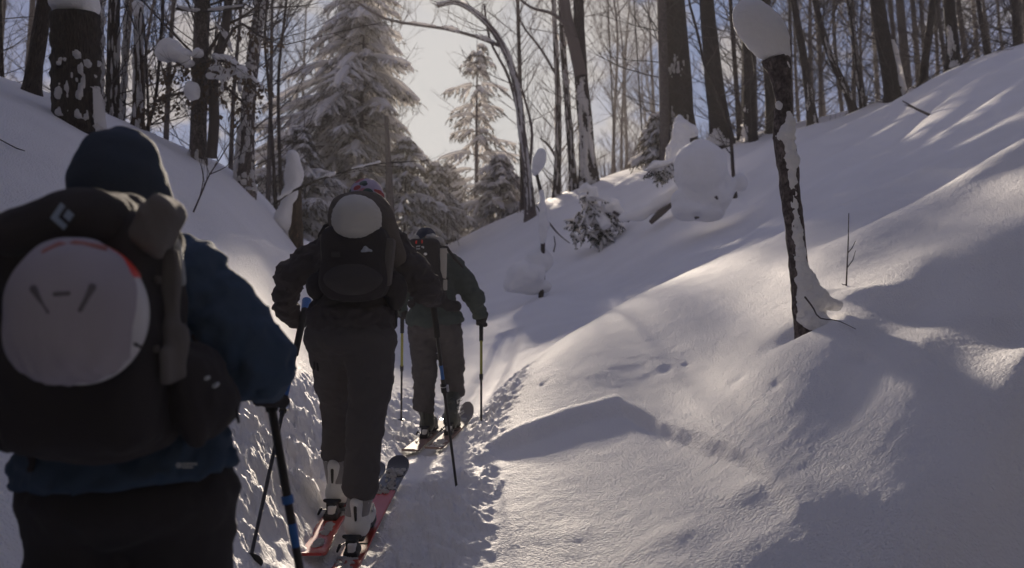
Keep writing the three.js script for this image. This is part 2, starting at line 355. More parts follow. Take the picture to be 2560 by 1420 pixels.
// snow stuck to a trunk: a shell over part of the bark, thick in the middle of each patch and gone outside it
function trunkSnow(mb, path, rad, { t0 = 0, t1 = 1, dir = null, half = 1.1, cover = 0.5, thick = 0.03, seed = 1, fy = 2.2, fa = 1.4, ...o }) {
  const NS = 26, NL = Math.max(12, Math.round(path.length * (o.nl || 5))), C = new THREE.CatmullRomCurve3(path), ring = [], i0 = mb.p.length / 3;
  let L = 0; for (let k = 1; k < path.length; k++) L += path[k].distanceTo(path[k - 1]);
  const thickAt = [];
  for (let k = 0; k <= NL; k++) {
    const t = t0 + (t1 - t0) * k / NL, c = C.getPoint(t), T = C.getTangent(t), x = t * (rad.length - 1), r = lerp(rad[Math.floor(x)], rad[Math.min(rad.length - 1, Math.floor(x) + 1)], x % 1);
    const D = (dir ? dir.clone() : new THREE.Vector3().subVectors(EYE, c).setY(0)).addScaledVector(T, 0); D.addScaledVector(T, -D.dot(T)).normalize();
    const E = new THREE.Vector3().crossVectors(T, D);
    for (let s = 0; s <= NS; s++) {
      const a = (s / NS * 2 - 1) * half, h = n3(a * fa + seed * 3.7, t * L * fy, seed) + 0.4 * n3(a * 4 + seed, t * L * 7, seed + 9) + 0.2 * n3(a * 9, t * L * 16, seed) + (cover - 0.5) * 2 - 0.5 * Math.abs(a / half) ** 2 - 0.15 - 1.3 * Math.max(0, 1 - (t - t0 + (t0 < 0.04 ? 1 : 0)) / 0.07) - 1.3 * Math.max(0, 1 - (t1 - t + (t1 > 0.99 ? 1 : 0)) / 0.07);
      const th = (h > 0 ? Math.sqrt(clamp(h * 2, 0, 1)) : Math.max(h, -0.3)) * thick;
      const q = D.clone().multiplyScalar(Math.cos(a)).addScaledVector(E, Math.sin(a)), rr = r + th;
      mb.p.push(c.x + q.x * rr, c.y + q.y * rr, c.z + q.z * rr); mb.n.push(q.x, q.y, q.z); mb.t.push(a * r, t * L); thickAt.push(th);
    }
  }
  for (let k = 0; k < NL; k++) for (let s = 0; s < NS; s++) {
    const a = k * (NS + 1) + s, b = a + NS + 1;
    if (Math.max(thickAt[a], thickAt[a + 1], thickAt[b], thickAt[b + 1]) <= 0) continue;
    mb.i.push(i0 + a, i0 + b, i0 + a + 1, i0 + a + 1, i0 + b, i0 + b + 1);
  }
}
// a twiggy limb: main tube plus side twigs, fine and upswept
function limb(mb, start, dir, len, r, rnd, o = {}) {
  const n = o.seg || 4, pts = [start.clone()], d = dir.clone().normalize(), p = start.clone();
  for (let k = 0; k < n; k++) {
    d.x += (rnd() - 0.5) * (o.wob ?? 0.35); d.z += (rnd() - 0.5) * (o.wob ?? 0.35); d.y += (rnd() - 0.5) * 0.25 + (o.rise ?? 0.12); d.normalize();
    p.addScaledVector(d, len / n); pts.push(p.clone());
  }
  mb.tube(pts, pts.map((_, k) => r * (1 - 0.75 * k / n)), o.sides || 3);
  const m = o.twigs ?? 5;
  for (let k = 0; k < m; k++) {
    const t = 0.2 + 0.8 * (k + rnd()) / m, x = t * n, i = Math.min(n - 1, Math.floor(x)), s = new THREE.Vector3().lerpVectors(pts[i], pts[i + 1], x - i);
    const dd = new THREE.Vector3().subVectors(pts[i + 1], pts[i]).normalize(); dd.x += (rnd() - 0.5) * 1.5; dd.z += (rnd() - 0.5) * 1.5; dd.y += (rnd() - 0.35) * 1.1; dd.normalize();
    const l = len * (0.25 + 0.3 * rnd()) * (1.1 - 0.5 * t), e = s.clone().addScaledVector(dd, l * 0.55), e2 = e.clone().addScaledVector(dd, l * 0.45); e2.y += l * 0.14 * (rnd() - 0.2); e2.x += l * 0.2 * (rnd() - 0.5);
    mb.tube([s, e, e2], [r * 0.42, r * 0.3, r * 0.14], 3);
    if (o.fine) for (let f = 0; f < o.fine; f++) { const b = new THREE.Vector3().lerpVectors(s, e2, 0.3 + 0.6 * rnd()), c = b.clone().add(new THREE.Vector3((rnd() - 0.5) * l * 0.8, (rnd() - 0.2) * l * 0.6, (rnd() - 0.5) * l * 0.8)); mb.tube([b, c], [r * 0.24, r * 0.1], 3); }
  }
  return pts;
}

// A leafless tree from where its trunk shows: foot px, depth, px where it leaves the top of the picture, widths in px there
function bareTree(name, label, foot, depth0, top, w0, w1, o = {}) {
  const depth = foot > 720 ? D(depth0) : depth0, S = depth / depth0;
  const rnd = RNG(o.seed || Math.round(foot * 7 + depth0 * 131)), base = snowAt(foot, depth), k = 1 / F * depth, mat = o.mat || M.bark;
  const t = thing(name, label, 'tree', base, o.group);
  const P = [base.clone().setY(base.y - 0.35), base.clone()];
  for (const [x, y, dd] of o.via || []) P.push(at(x, y, depth + (dd || 0)));
  const T = at(top, o.topY ?? 0, depth + (o.back || 0)); P.push(T);
  if (!o.snapped) { const prev = P[P.length - 2], up = new THREE.Vector3().subVectors(T, prev).normalize(); up.y += 0.6; up.normalize(); P.push(T.clone().addScaledVector(up, (o.over ?? 2.2) * S)); }
  const N = o.n || 22, path = curve(P, N), topY = T.y, h = Math.max(0.1, topY - base.y);
  const rad = path.map((p) => { const f = (p.y - base.y) / h; return k * 0.5 * (f < 1 ? lerp(w0, w1, clamp(f, 0, 1)) + w0 * 0.35 * Math.exp(-Math.max(f, 0) * 14) : w1 * (1 - 0.45 * clamp(f - 1, 0, 1))); });
  part('trunk', new MB().tube(path, rad, o.sides || 12, { lump: o.lump ?? 0.07, freq: 5, cap: true }).geo(), mat, t);
  const br = new MB(), nb = o.branches ?? 26, C = new THREE.CatmullRomCurve3(path);
  for (let i = 0; i < nb; i++) {
    const f = lerp(o.from ?? 0.22, 1, (i + rnd()) / nb), p = C.getPoint(f), a = rnd() * TAU, up = o.up ?? 0.35, r = rad[Math.floor(f * N)];
    const d = new THREE.Vector3(Math.cos(a), up + (rnd() - 0.4) * 0.7, Math.sin(a) * 0.7);
    limb(br, p, d, (o.len ?? 1.1) * S * (0.5 + rnd()), Math.min(r * 0.5, (o.br ?? 0.0085) * S * (0.6 + rnd())), rnd, { twigs: o.twigs ?? 5, fine: o.fine ?? (nb >= 40 ? 2 : 1), rise: o.rise ?? 0.1, seg: 4 });
  }
  for (const [pts, r0, r1] of o.limbs || []) {
    const lp = pathPx(pts.map(([x, y, z]) => [x, y, z * S]), 10); br.tube(lp, lp.map((_, i) => k * 0.5 * lerp(r0, r1, i / 10)), 7);
    for (let i = 2; i < 10; i++) for (let q = 0; q < 2; q++) limb(br, lp[i], new THREE.Vector3(rnd() - 0.5, 0.5 + rnd() * 0.5, (rnd() - 0.5) * 0.7), (0.5 + 0.5 * rnd()) * S, 0.006 * S, rnd, { twigs: 4, fine: 1 });
  }
  if (!br.empty) part('branches', br.geo(), o.twig || M.twig, t);
  const sn = new MB();
  for (const s of o.snow || []) trunkSnow(sn, path, rad, { seed: (o.seed || 3) + sn.p.length * 0.01, ...s, thick: (s.thick ?? 0.03) * S, fy: (s.fy ?? 2.2) / S });
  if (o.limbSnow) for (const [pts, r] of o.limbSnow) { const lp = pathPx(pts.map(([x, y, z]) => [x, y, z * S]), 16); sn.tube(lp, lp.map((_, i) => k * r * (0.35 + 0.65 * Math.sin(Math.PI * clamp(i / 16, 0.04, 0.96))) * (1 + 0.45 * n3(i * 0.7, r, 4))), 7, { lump: 0.25, freq: 6 }); }
  if (!sn.empty) part('snow_patches', sn.geo(true), M.snowTree, t);
  return { t, path, rad, base };
}
// A spruce: whorls of drooping limbs, each a row of hanging sprays with snow lying along the top
function spruce(name, label, px, d0, H, R, o = {}) {
  const S = D(d0) / d0, base = snowAt(px, D(d0)); H *= S; R *= S;
  const rnd = RNG(o.seed || 5), t = thing(name, label, 'tree', base, o.group);
  const lean = o.lean || new THREE.Vector3(), tip = base.clone().add(new THREE.Vector3(0, H, 0)).add(lean), r0 = o.r0 || H * 0.013;
  const tp = [base.clone().setY(base.y - 0.3), base.clone().lerp(tip, 0.35), base.clone().lerp(tip, 0.7), tip];
  const path = curve(tp, 14);
  part('trunk', new MB().tube(path, path.map((_, i) => r0 * (1 - 0.93 * i / 14)), 9, { lump: 0.06, freq: 5 }).geo(), M.barkGrey, t);
  const nd = new MB(), sn = new MB(), wd = new MB(), C = new THREE.CatmullRomCurve3(path), q = o.q ?? 1, f0 = o.from ?? 0.12;
  const whorls = Math.round((o.whorls || 20));
  for (let wI = 0; wI < whorls; wI++) {
    const f = f0 + (0.985 - f0) * Math.pow((wI + 0.5 * rnd()) / whorls, 0.92), prof = Math.pow(1 - f, o.pow ?? 0.8) * (0.75 + 0.5 * rnd()) + 0.03, L = R * prof * (f < f0 + 0.12 ? 0.75 : 1);
    const nb = Math.max(4, Math.round((o.perWhorl || 6) * (0.7 + 0.5 * rnd())));
    const a0 = rnd() * TAU;
    for (let b = 0; b < nb; b++) {
      const a = a0 + (b + 0.5 * rnd()) / nb * TAU, c = Math.cos(a), s = Math.sin(a), l = L * (0.65 + 0.55 * rnd()) * (c > 0 ? lerp(1, o.right ?? 1, c) : 1), p0 = C.getPoint(f), dr = (o.droop ?? 0.55) * (0.7 + 0.6 * rnd());
      if (o.gap && rnd() < o.gap) continue;
      const n = 6, bp = [];
      for (let k = 0; k <= n; k++) { const x = k / n; bp.push(new THREE.Vector3(p0.x + c * l * x + (rnd() - 0.5) * 0.03, p0.y + l * (0.16 * x - dr * x * x + 0.10 * x * x * x * x), p0.z + s * l * x)); }
      wd.tube(bp, bp.map((_, k) => 0.018 * Math.sqrt(l * S) * (1 - 0.8 * k / n)), 4);
      const tw = Math.max(4, Math.round(l / S * 9 * q)), side = new THREE.Vector3(-s, 0, c);
      for (let k = 0; k < tw; k++) {
        const x = 0.12 + 0.88 * (k + rnd()) / tw, i = Math.min(n - 1, Math.floor(x * n)), p = bp[i].clone().lerp(bp[i + 1], x * n - i);
        for (const sg of [-1, 1]) {
          const tl = l * 0.42 * (1.08 - x) * (0.6 + 0.7 * rnd()) + 0.10 * S, out = new THREE.Vector3(c, 0, s).multiplyScalar(0.55 + 0.3 * rnd()).addScaledVector(side, sg * (0.5 + 0.5 * rnd())); out.y -= 0.3 + 0.5 * rnd(); out.normalize();
          const e = p.clone().addScaledVector(out, tl); e.y -= tl * 0.25;
          const m = Math.max(3, Math.round(tl / S * 12 * q));
          for (let h = 0; h < m; h++) {
            const y = (h + rnd()) / m, b0 = p.clone().lerp(e, y), d2 = out.clone(); d2.x += (rnd() - 0.5) * 1.3; d2.z += (rnd() - 0.5) * 1.3; d2.y -= 0.25 + 0.6 * rnd(); d2.normalize();
            nd.spindle(b0, b0.clone().addScaledVector(d2, (o.spray || 0.13) * S * (0.6 + 0.8 * rnd())), (o.fat || 0.016) * S * (0.7 + 0.6 * rnd()));
          }
          if (rnd() < (o.snow ?? 0.55)) { const sp = [p.clone(), p.clone().lerp(e, 0.5), e]; sp.forEach((v) => v.y += 0.018 * S); sn.tube(sp, [0.02, 0.03 + 0.02 * rnd(), 0.008].map((v) => v * S * (o.snowR || 1)), 5, { lump: 0.3, freq: 9, flat: 0.75 }); }
        }
      }
      if (rnd() < (o.snowTop ?? 0.9)) { const sp = bp.slice(1).map((v, k) => { const w = v.clone(); w.y += 0.03 * S; return w; }); sn.tube(sp, sp.map((_, k) => (0.03 + 0.035 * rnd()) * S * (o.snowR || 1) * (k === sp.length - 1 ? 0.5 : 1) * Math.min(1.4, 0.6 + l * 0.4)), 6, { lump: 0.35, freq: 7, flat: 0.8, cap: true }); }
    }
  }
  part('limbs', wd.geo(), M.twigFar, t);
  part('needles', nd.geo(), o.mat || M.needle, t);
  part('snow', sn.geo(true), M.snowTree, t);
  return t;
}
// boulder-smooth blobs from a distance field (slope frame), polygonised by surface nets
const smin = (a, b, k) => { const h = Math.max(k - Math.abs(a - b), 0) / k; return Math.min(a, b) - h * h * k * 0.25; };
const smax = (a, b, k) => -smin(-a, -b, k);
function nets(sdf, lo, hi, cell, toWorld = true) {
  const nx = Math.ceil((hi.x - lo.x) / cell) + 1, ny = Math.ceil((hi.y - lo.y) / cell) + 1, nz = Math.ceil((hi.z - lo.z) / cell) + 1, val = new Float32Array(nx * ny * nz);
  for (let z = 0, o = 0; z < nz; z++) for (let y = 0; y < ny; y++) for (let x = 0; x < nx; x++, o++) val[o] = sdf(lo.x + x * cell, lo.y + y * cell, lo.z + z * cell);
  const ids = new Int32Array(nx * ny * nz).fill(-1), pos = [], idx = [], I = (x, y, z) => (z * ny + y) * nx + x;
  const E = [[0, 1], [2, 3], [4, 5], [6, 7], [0, 2], [1, 3], [4, 6], [5, 7], [0, 4], [1, 5], [2, 6], [3, 7]], v = new Float64Array(8);
  for (let z = 0; z < nz - 1; z++) for (let y = 0; y < ny - 1; y++) for (let x = 0; x < nx - 1; x++) {
    let neg = 0; for (let c = 0; c < 8; c++) { v[c] = val[I(x + (c & 1), y + (c >> 1 & 1), z + (c >> 2))]; if (v[c] < 0) neg++; }
    if (!neg || neg === 8) continue;
    let sx = 0, sy = 0, sz = 0, n = 0;
    for (const [a, b] of E) if ((v[a] < 0) !== (v[b] < 0)) { const t = v[a] / (v[a] - v[b]); sx += (a & 1) + t * ((b & 1) - (a & 1)); sy += (a >> 1 & 1) + t * ((b >> 1 & 1) - (a >> 1 & 1)); sz += (a >> 2) + t * ((b >> 2) - (a >> 2)); n++; }
    ids[I(x, y, z)] = pos.length / 3; pos.push(lo.x + (x + sx / n) * cell, lo.y + (y + sy / n) * cell, lo.z + (z + sz / n) * cell);
  }
  const quad = (a, b, c, d, flip) => { if (a < 0 || b < 0 || c < 0 || d < 0) return; flip ? idx.push(a, c, b, a, d, c) : idx.push(a, b, c, a, c, d); };
  for (let z = 1; z < nz - 1; z++) for (let y = 1; y < ny - 1; y++) for (let x = 1; x < nx - 1; x++) {
    const s = val[I(x, y, z)] < 0;
    if (s !== val[I(x + 1, y, z)] < 0) quad(ids[I(x, y - 1, z - 1)], ids[I(x, y, z - 1)], ids[I(x, y, z)], ids[I(x, y - 1, z)], !s);
    if (s !== val[I(x, y + 1, z)] < 0) quad(ids[I(x - 1, y, z - 1)], ids[I(x - 1, y, z)], ids[I(x, y, z)], ids[I(x, y, z - 1)], !s);
    if (s !== val[I(x, y, z + 1)] < 0) quad(ids[I(x - 1, y - 1, z)], ids[I(x, y - 1, z)], ids[I(x, y, z)], ids[I(x - 1, y, z)], !s);
  }
  const g = new THREE.BufferGeometry(), uv = new Float32Array(pos.length / 3 * 2);
  for (let k = 0; k < uv.length / 2; k++) { uv[k * 2] = pos[k * 3] + 0.4 * pos[k * 3 + 2]; uv[k * 2 + 1] = pos[k * 3 + 1] - 0.3 * pos[k * 3 + 2]; }
  g.setAttribute('position', new THREE.Float32BufferAttribute(pos, 3)); g.setAttribute('uv', new THREE.BufferAttribute(uv, 2)); g.setIndex(idx);
  if (toWorld) g.applyMatrix4(FRAME);
  g.computeVertexNormals();
  return g;
}
// distance-field pieces in the slope frame; px helpers take picture pixels, a depth, and sizes in px at that depth
const ell = (px, py, d, rx, ry, rz, rot = 0) => { // rx, ry in px; rz in metres
  const c = J(px, py, d), k = d / F, X = rx * k, Y = ry * k, Z = rz, co = Math.cos(rot), si = Math.sin(rot);
  const f = (x, y, z) => { x -= c.x; y -= c.y; z -= c.z; const a = (x * co + y * si) / X, b = (-x * si + y * co) / Y, e = z / Z, k0 = Math.sqrt(a * a + b * b + e * e), k1 = Math.sqrt(a * a / X / X + b * b / Y / Y + e * e / Z / Z); return k1 > 1e-9 ? k0 * (k0 - 1) / k1 : -Math.min(X, Y, Z); };
  f.box = [c.clone().subScalar(Math.max(X, Y, Z)), c.clone().addScalar(Math.max(X, Y, Z))];
  return f;
};
const capq = (A, B, ra, rb) => {
  const dx = B.x - A.x, dy = B.y - A.y, dz = B.z - A.z, L = dx * dx + dy * dy + dz * dz || 1e-9;
  const f = (x, y, z) => { const ax = x - A.x, ay = y - A.y, az = z - A.z, t = Math.min(1, Math.max(0, (ax * dx + ay * dy + az * dz) / L)), ex = ax - dx * t, ey = ay - dy * t, ez = az - dz * t; return Math.sqrt(ex * ex + ey * ey + ez * ez) - (ra + (rb - ra) * t); };
  const r = Math.max(ra, rb); f.box = [A.clone().min(B).subScalar(r), A.clone().max(B).addScalar(r)];
  return f;
};
const cap = (a, b, ra, rb) => capq(J(...a), J(...b), ra * a[2] / F, rb * b[2] / F);  // radii in px
const rbox = (px, py, d, hx, hy, hz, r, rot = 0, tilt = 0) => {
  const c = J(px, py, d), k = d / F, X = hx * k - r, Y = hy * k - r, Z = hz - r, co = Math.cos(rot), si = Math.sin(rot), ct = Math.cos(tilt), st = Math.sin(tilt);
  const f = (x, y, z) => { x -= c.x; y -= c.y; z -= c.z; let a = x * co + y * si, b = -x * si + y * co; const b2 = b * ct + z * st, z2 = -b * st + z * ct; a = Math.abs(a) - X; b = Math.abs(b2) - Y; z = Math.abs(z2) - Z; return Math.sqrt(Math.max(a, 0) ** 2 + Math.max(b, 0) ** 2 + Math.max(z, 0) ** 2) + Math.min(Math.max(a, b, z), 0) - r; };
  const m = Math.hypot(X + r, Y + r, Z + r); f.box = [c.clone().subScalar(m), c.clone().addScalar(m)];
  return f;
};
function boxOf(list, pad) { const lo = new THREE.Vector3(1e9, 1e9, 1e9), hi = lo.clone().negate(); for (const f of list) { lo.min(f.box[0]); hi.max(f.box[1]); } return [lo.subScalar(pad), hi.addScalar(pad)]; }
function blend(list, k, cell, bump, clip) {
  const [lo, hi] = boxOf(list, cell * 2.5 + (bump ? 0.01 : 0));
  return nets((x, y, z) => { let d = list[0](x, y, z); for (let i = 1; i < list.length; i++) d = smin(d, list[i](x, y, z), k); if (bump) d += bump(x, y, z); if (clip) d = clip(d, x, y, z); return d; }, lo, hi, cell);
}
const snowGrain = (x, y, z) => 0.006 * n3(x * 9, y * 9, z * 9) + 0.003 * n3(x * 30, y * 30, z * 30);
// ---------------------------------------------------------------- trees on the left bank
{
  // massive snapped trunk with a block of snow on top
  const d = 9.2, base = snowAt(193, d), t = thing('snapped_tree', 'massive dark snapped trunk with a thick block of snow on its broken top', 'tree', base);
  const P = pathPx([[196, 350, d], [193, 300, d], [190, 200, d], [190, 120, d], [188, 36, d]], 26), k = d / F / 2, R = P.map((_, i) => k * (i < 5 ? 128 - i * 1.5 : 118));
  P[0].y -= 0.3;
  part('trunk', new MB().tube(P, R, 26, { lump: 0.09, freq: 9, cap: true }).geo(true), M.barkDark, t);
  const L = [ell(186, -12, d, 58, 60, 0.2), ell(150, 6, d, 24, 24, 0.14), ell(222, 20, d, 24, 34, 0.14)];
  part('snow_cap', blend(L, 0.05, 0.014, snowGrain), M.snowCap, t);
  const s = new MB();
  trunkSnow(s, P, R, { t0: 0.15, t1: 0.75, half: 1.2, cover: 0.46, thick: 0.04, seed: 4, fy: 5, fa: 2.6 });
  trunkSnow(s, P, R, { t0: 0.02, t1: 0.5, half: 0.35, cover: 0.85, thick: 0.04, seed: 9, dir: new THREE.Vector3(0.95, 0, 0.25), fy: 2 });
  part('snow_patches', s.geo(true), M.snowTree, t);
}
bareTree('leaning_tree', 'dark leaning trunk touching the massive snapped trunk on its left side', 78, 10.0, 112, 42, 36, { mat: M.bark, branches: 14, from: 0.5, len: 1.3, seed: 12 });
bareTree('bare_tree', 'dark bare trunk cut by the left edge of the picture', 2, 14, -2, 16, 14, { branches: 30, seed: 13, mat: M.barkDark });
bareTree('bare_tree', 'slender trunk plastered with snow lumps just right of the massive snapped trunk', 246, 12.5, 250, 24, 20, { mat: M.barkGrey, branches: 18, seed: 14, snow: [{ half: 1.4, cover: 0.62, thick: 0.03, fy: 9, fa: 2, seed: 5 }] });
bareTree('bare_tree', 'dark trunk with a snow lump on its right, third left of the twin stemmed tree', 280, 12.8, 286, 36, 28, { mat: M.bark, branches: 20, seed: 15, snow: [{ half: 1.1, cover: 0.42, thick: 0.03, fy: 3, seed: 8, dir: new THREE.Vector3(0.7, 0, 0.7) }] });
bareTree('bare_tree', 'thin snow spotted stem between the dark trunk and the snapped stub', 304, 13.2, 318, 13, 11, { mat: M.barkGrey, branches: 16, seed: 16, snow: [{ half: 1.4, cover: 0.6, thick: 0.025, fy: 5, seed: 2 }] });
{
  const b = bareTree('snapped_tree', 'slim brown snapped stem with a small snow tip behind the hooded skier', 344, 12.6, 347, 29, 21, { snapped: true, topY: 14, mat: M.barkRed, branches: 5, from: 0.3, len: 0.6, seed: 17, snow: [{ half: 1.3, cover: 0.5, thick: 0.025, fy: 4, seed: 3 }] });
  part('snow_cap', blend([ell(345, 14, 12.6, 15, 12, 0.07), ell(341, 24, 12.55, 8, 16, 0.05)], 0.03, 0.012, snowGrain), M.snowCap, b.t);
}
bareTree('forked_sapling', 'thin forked sapling leaning outward beside the slim snapped stem', 368, 13, 408, 9, 6, { branches: 30, seed: 18, via: [[388, 250]], limbs: [[[[372, 330, 13], [368, 200, 13], [362, 90, 13], [352, 0, 13]], 7, 4]] });
bareTree('twin_tree', 'tall twin stemmed tree with snowy boughs and a snow ball on its left', 494, 12.2, 508, 38, 34, { mat: M.barkGrey, branches: 26, from: 0.55, len: 1.2, seed: 19, br: 0.014,
  limbs: [[[[528, 395, 12.1], [536, 300, 12.1], [534, 190, 12.1], [560, 90, 12.1], [572, 0, 12.1], [580, -80, 12.1]], 28, 20], [[[505, 160, 12.2], [560, 70, 12.1], [610, 40, 12.1], [650, 10, 12.1]], 9, 5], [[[440, 22, 12], [500, 28, 12.1], [560, 24, 12], [610, 18, 12]], 8, 6]],
  limbSnow: [[[[445, 16, 12], [480, 24, 12], [500, 24, 12]], 6], [[[520, 24, 12], [560, 20, 12], [608, 14, 12]], 6], [[[540, 60, 12], [565, 90, 12], [580, 130, 12]], 6]],
  snow: [{ t0: 0.05, t1: 0.4, half: 1.2, cover: 0.58, thick: 0.03, fy: 3, seed: 21 }] });
{ // its snow-laden boughs with withered leaves
  const d = 11.8, base = snowAt(500, 12.2), t = thing('snowy_bough', 'snow laden boughs with withered leaves crossing the twin stemmed tree', 'branch', at(500, 165, d)), rnd = RNG(31), lf = new MB(), wd = new MB();
  const pa = pathPx([[505, 165, d + 0.2], [460, 160, d], [425, 168, d - 0.1], [388, 180, d - 0.2]], 10), pb = pathPx([[505, 160, d + 0.2], [540, 150, d], [590, 165, d - 0.1], [630, 200, d - 0.2], [658, 226, d - 0.2]], 12), pc = pathPx([[500, 235, d + 0.2], [455, 232, d], [400, 250, d], [375, 262, d]], 8), pd = pathPx([[520, 210, d + 0.2], [560, 215, d], [600, 250, d], [615, 265, d]], 8), pe = pathPx([[545, 140, d], [600, 60, d], [650, 90, d], [682, 100, d]], 8);
  for (const p of [pa, pb, pc, pd, pe]) { wd.tube(p, p.map((_, i) => 0.022 * (1 - 0.07 * i)), 5); for (const v of p) for (let i = 0; i < 13; i++) { const c = v.clone().add(new THREE.Vector3((rnd() - 0.5) * 0.30, -rnd() * rnd() * 0.34, (rnd() - 0.5) * 0.3)); lf.leaf(c, 0.03 + 0.04 * rnd(), rnd); if (i < 3) limb(wd, v, new THREE.Vector3(rnd() - 0.5, -0.5 * rnd(), rnd() - 0.5), 0.3, 0.004, rnd, { twigs: 3, fine: 0 }); } }
  part('limbs', wd.geo(), M.twig, t); part('withered_leaves', lf.geo(), M.leaf, t);
  const L = [ell(424, 124, d, 32, 28, 0.14), ell(450, 138, d, 26, 20, 0.12), ell(410, 136, d, 18, 16, 0.1), ell(470, 156, d, 14, 12, 0.08), ell(494, 132, d, 14, 12, 0.07), ell(482, 228, d - 0.1, 18, 22, 0.1), ell(474, 222, d - 0.1, 10, 18, 0.08), cap([535, 140, d], [575, 152, d], 9, 11), cap([575, 152, d], [620, 186, d - 0.15], 11, 9), cap([620, 186, d - 0.15], [656, 222, d - 0.2], 9, 5), cap([530, 168, d], [590, 182, d], 9, 7), cap([520, 190, d], [570, 196, d], 7, 6), cap([600, 190, d - 0.1], [600, 235, d - 0.1], 6, 4), cap([560, 190, d], [556, 225, d], 6, 4)];
  part('snow', blend(L, 0.05, 0.016, (x, y, z) => 0.014 * n3(x * 8, y * 8, z * 8) + 0.006 * n3(x * 25, y * 25, z * 25)), M.snowCap, t);
}
bareTree('birch_tree', 'pale birch trunk with dark bands, first trunk left of the big snowy spruce', 614, 13, 652, 40, 27, { mat: M.barkGrey, branches: 34, seed: 22, via: [[622, 250], [640, 90]], len: 1.3, snow: [{ half: 1.5, cover: 0.5, thick: 0.022, fy: 10, fa: 1, seed: 6 }, { t0: 0.0, t1: 0.35, half: 0.5, cover: 0.8, thick: 0.05, dir: new THREE.Vector3(-0.9, 0, 0.4), seed: 2 }] });
bareTree('thin_tree', 'thin dark stem left of the big spruce, next to the birch', 690, 18, 668, 9, 6, { branches: 40, seed: 23, via: [[672, 220], [662, 100]] });
bareTree('thin_tree', 'thin dark stem standing between the birch and the spruce crown', 705, 20, 716, 10, 6, { branches: 40, seed: 24, via: [[696, 200]] });
// ---------------------------------------------------------------- spruces in the middle
spruce('spruce_tree', 'big snow covered spruce in the middle of the picture, left of the sun', 896, 21, 6.0, 3.5, { seed: 41, whorls: 19, perWhorl: 7, droop: 0.66, pow: 0.72, from: 0.2, gap: 0.12, snow: 0.45, snowR: 1.2, q: 1.0, spray: 0.14, fat: 0.009, right: 0.54 });
spruce('spruce_tree', 'taller snowy spruce behind the big one with its top out of the picture', 912, 25, 10.4, 1.6, { seed: 42, whorls: 17, perWhorl: 6, droop: 0.6, from: 0.3, snow: 0.6, snowR: 1.4, q: 0.95, spray: 0.16, fat: 0.011, right: 0.75 });
spruce('small_spruce', 'slim ragged spruce standing right of the sun', 1190, 27, 5.6, 1.25, { seed: 43, whorls: 15, perWhorl: 5, droop: 0.45, pow: 0.55, gap: 0.25, from: 0.12, snow: 0.5, q: 0.9, spray: 0.14 });
spruce('small_spruce', 'low snowy spruce under the sun beside the slim ragged one', 1085, 23, 2.1, 1.2, { pow: 1.0, seed: 44, whorls: 13, perWhorl: 7, snow: 0.6, q: 0.9, from: 0.05 });
spruce('small_spruce', 'snowy spruce behind the brown stump at the left edge of the big spruce', 735, 19, 2.2, 1.2, { seed: 45, whorls: 13, perWhorl: 7, snow: 0.7, q: 0.9, from: 0.05 });
spruce('small_spruce', 'small snowy spruce between the middle skier and the farthest skier', 1010, 20, 2.7, 1.2, { seed: 46, whorls: 12, perWhorl: 7, snow: 0.6, q: 0.9, from: 0.04 });
spruce('small_spruce', 'low snow bent spruce under the arching snowy tree', 1250, 24, 1.7, 1.3, { seed: 47, whorls: 11, perWhorl: 6, snow: 0.8, snowR: 1.4, q: 0.8, droop: 0.4, pow: 1.1, from: 0.04 });
spruce('small_spruce', 'dim spruce right behind the farthest skier', 1120, 28, 2.5, 1.5, { pow: 1.0, seed: 48, whorls: 12, perWhorl: 7, snow: 0.5, q: 0.8, from: 0.04 });
spruce('small_spruce', 'bushy spruce in the hazy hollow behind the left snow stump', 830, 24, 3.2, 1.5, { seed: 49, whorls: 12, perWhorl: 7, snow: 0.6, q: 0.7, from: 0.04 });
// trunk plastered with snow behind the middle skier
bareTree('bare_tree', 'trunk plastered with snow rising just right of the floral cap', 982, 17.5, 966, 30, 10, { snapped: true, topY: 290, mat: M.barkGrey, branches: 6, seed: 51, snow: [{ t1: 0.75, half: 1.3, cover: 0.85, thick: 0.04, fy: 1.5 }] });
// ---------------------------------------------------------------- trees right of the sun
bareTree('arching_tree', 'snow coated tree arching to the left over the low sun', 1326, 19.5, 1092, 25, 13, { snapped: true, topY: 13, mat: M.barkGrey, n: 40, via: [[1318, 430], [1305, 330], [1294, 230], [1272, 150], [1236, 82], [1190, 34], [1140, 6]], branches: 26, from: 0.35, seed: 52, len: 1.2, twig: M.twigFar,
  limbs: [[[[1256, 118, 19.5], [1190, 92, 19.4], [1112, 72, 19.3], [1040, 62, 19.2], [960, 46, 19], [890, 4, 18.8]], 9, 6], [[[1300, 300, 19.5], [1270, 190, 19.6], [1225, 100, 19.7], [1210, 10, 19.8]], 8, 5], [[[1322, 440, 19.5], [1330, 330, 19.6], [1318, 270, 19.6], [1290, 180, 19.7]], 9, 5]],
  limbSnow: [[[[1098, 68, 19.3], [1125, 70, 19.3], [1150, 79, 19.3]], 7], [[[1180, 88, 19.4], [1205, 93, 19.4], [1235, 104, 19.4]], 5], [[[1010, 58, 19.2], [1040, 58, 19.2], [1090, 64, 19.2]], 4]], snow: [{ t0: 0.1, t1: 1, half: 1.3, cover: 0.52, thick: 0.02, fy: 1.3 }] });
bareTree('thin_tree', 'thin straight stem right behind the arching tree', 1308, 22, 1294, 13, 9, { branches: 40, seed: 53, twig: M.twigFar, via: [[1300, 200]], len: 1.5, up: 0.9 });
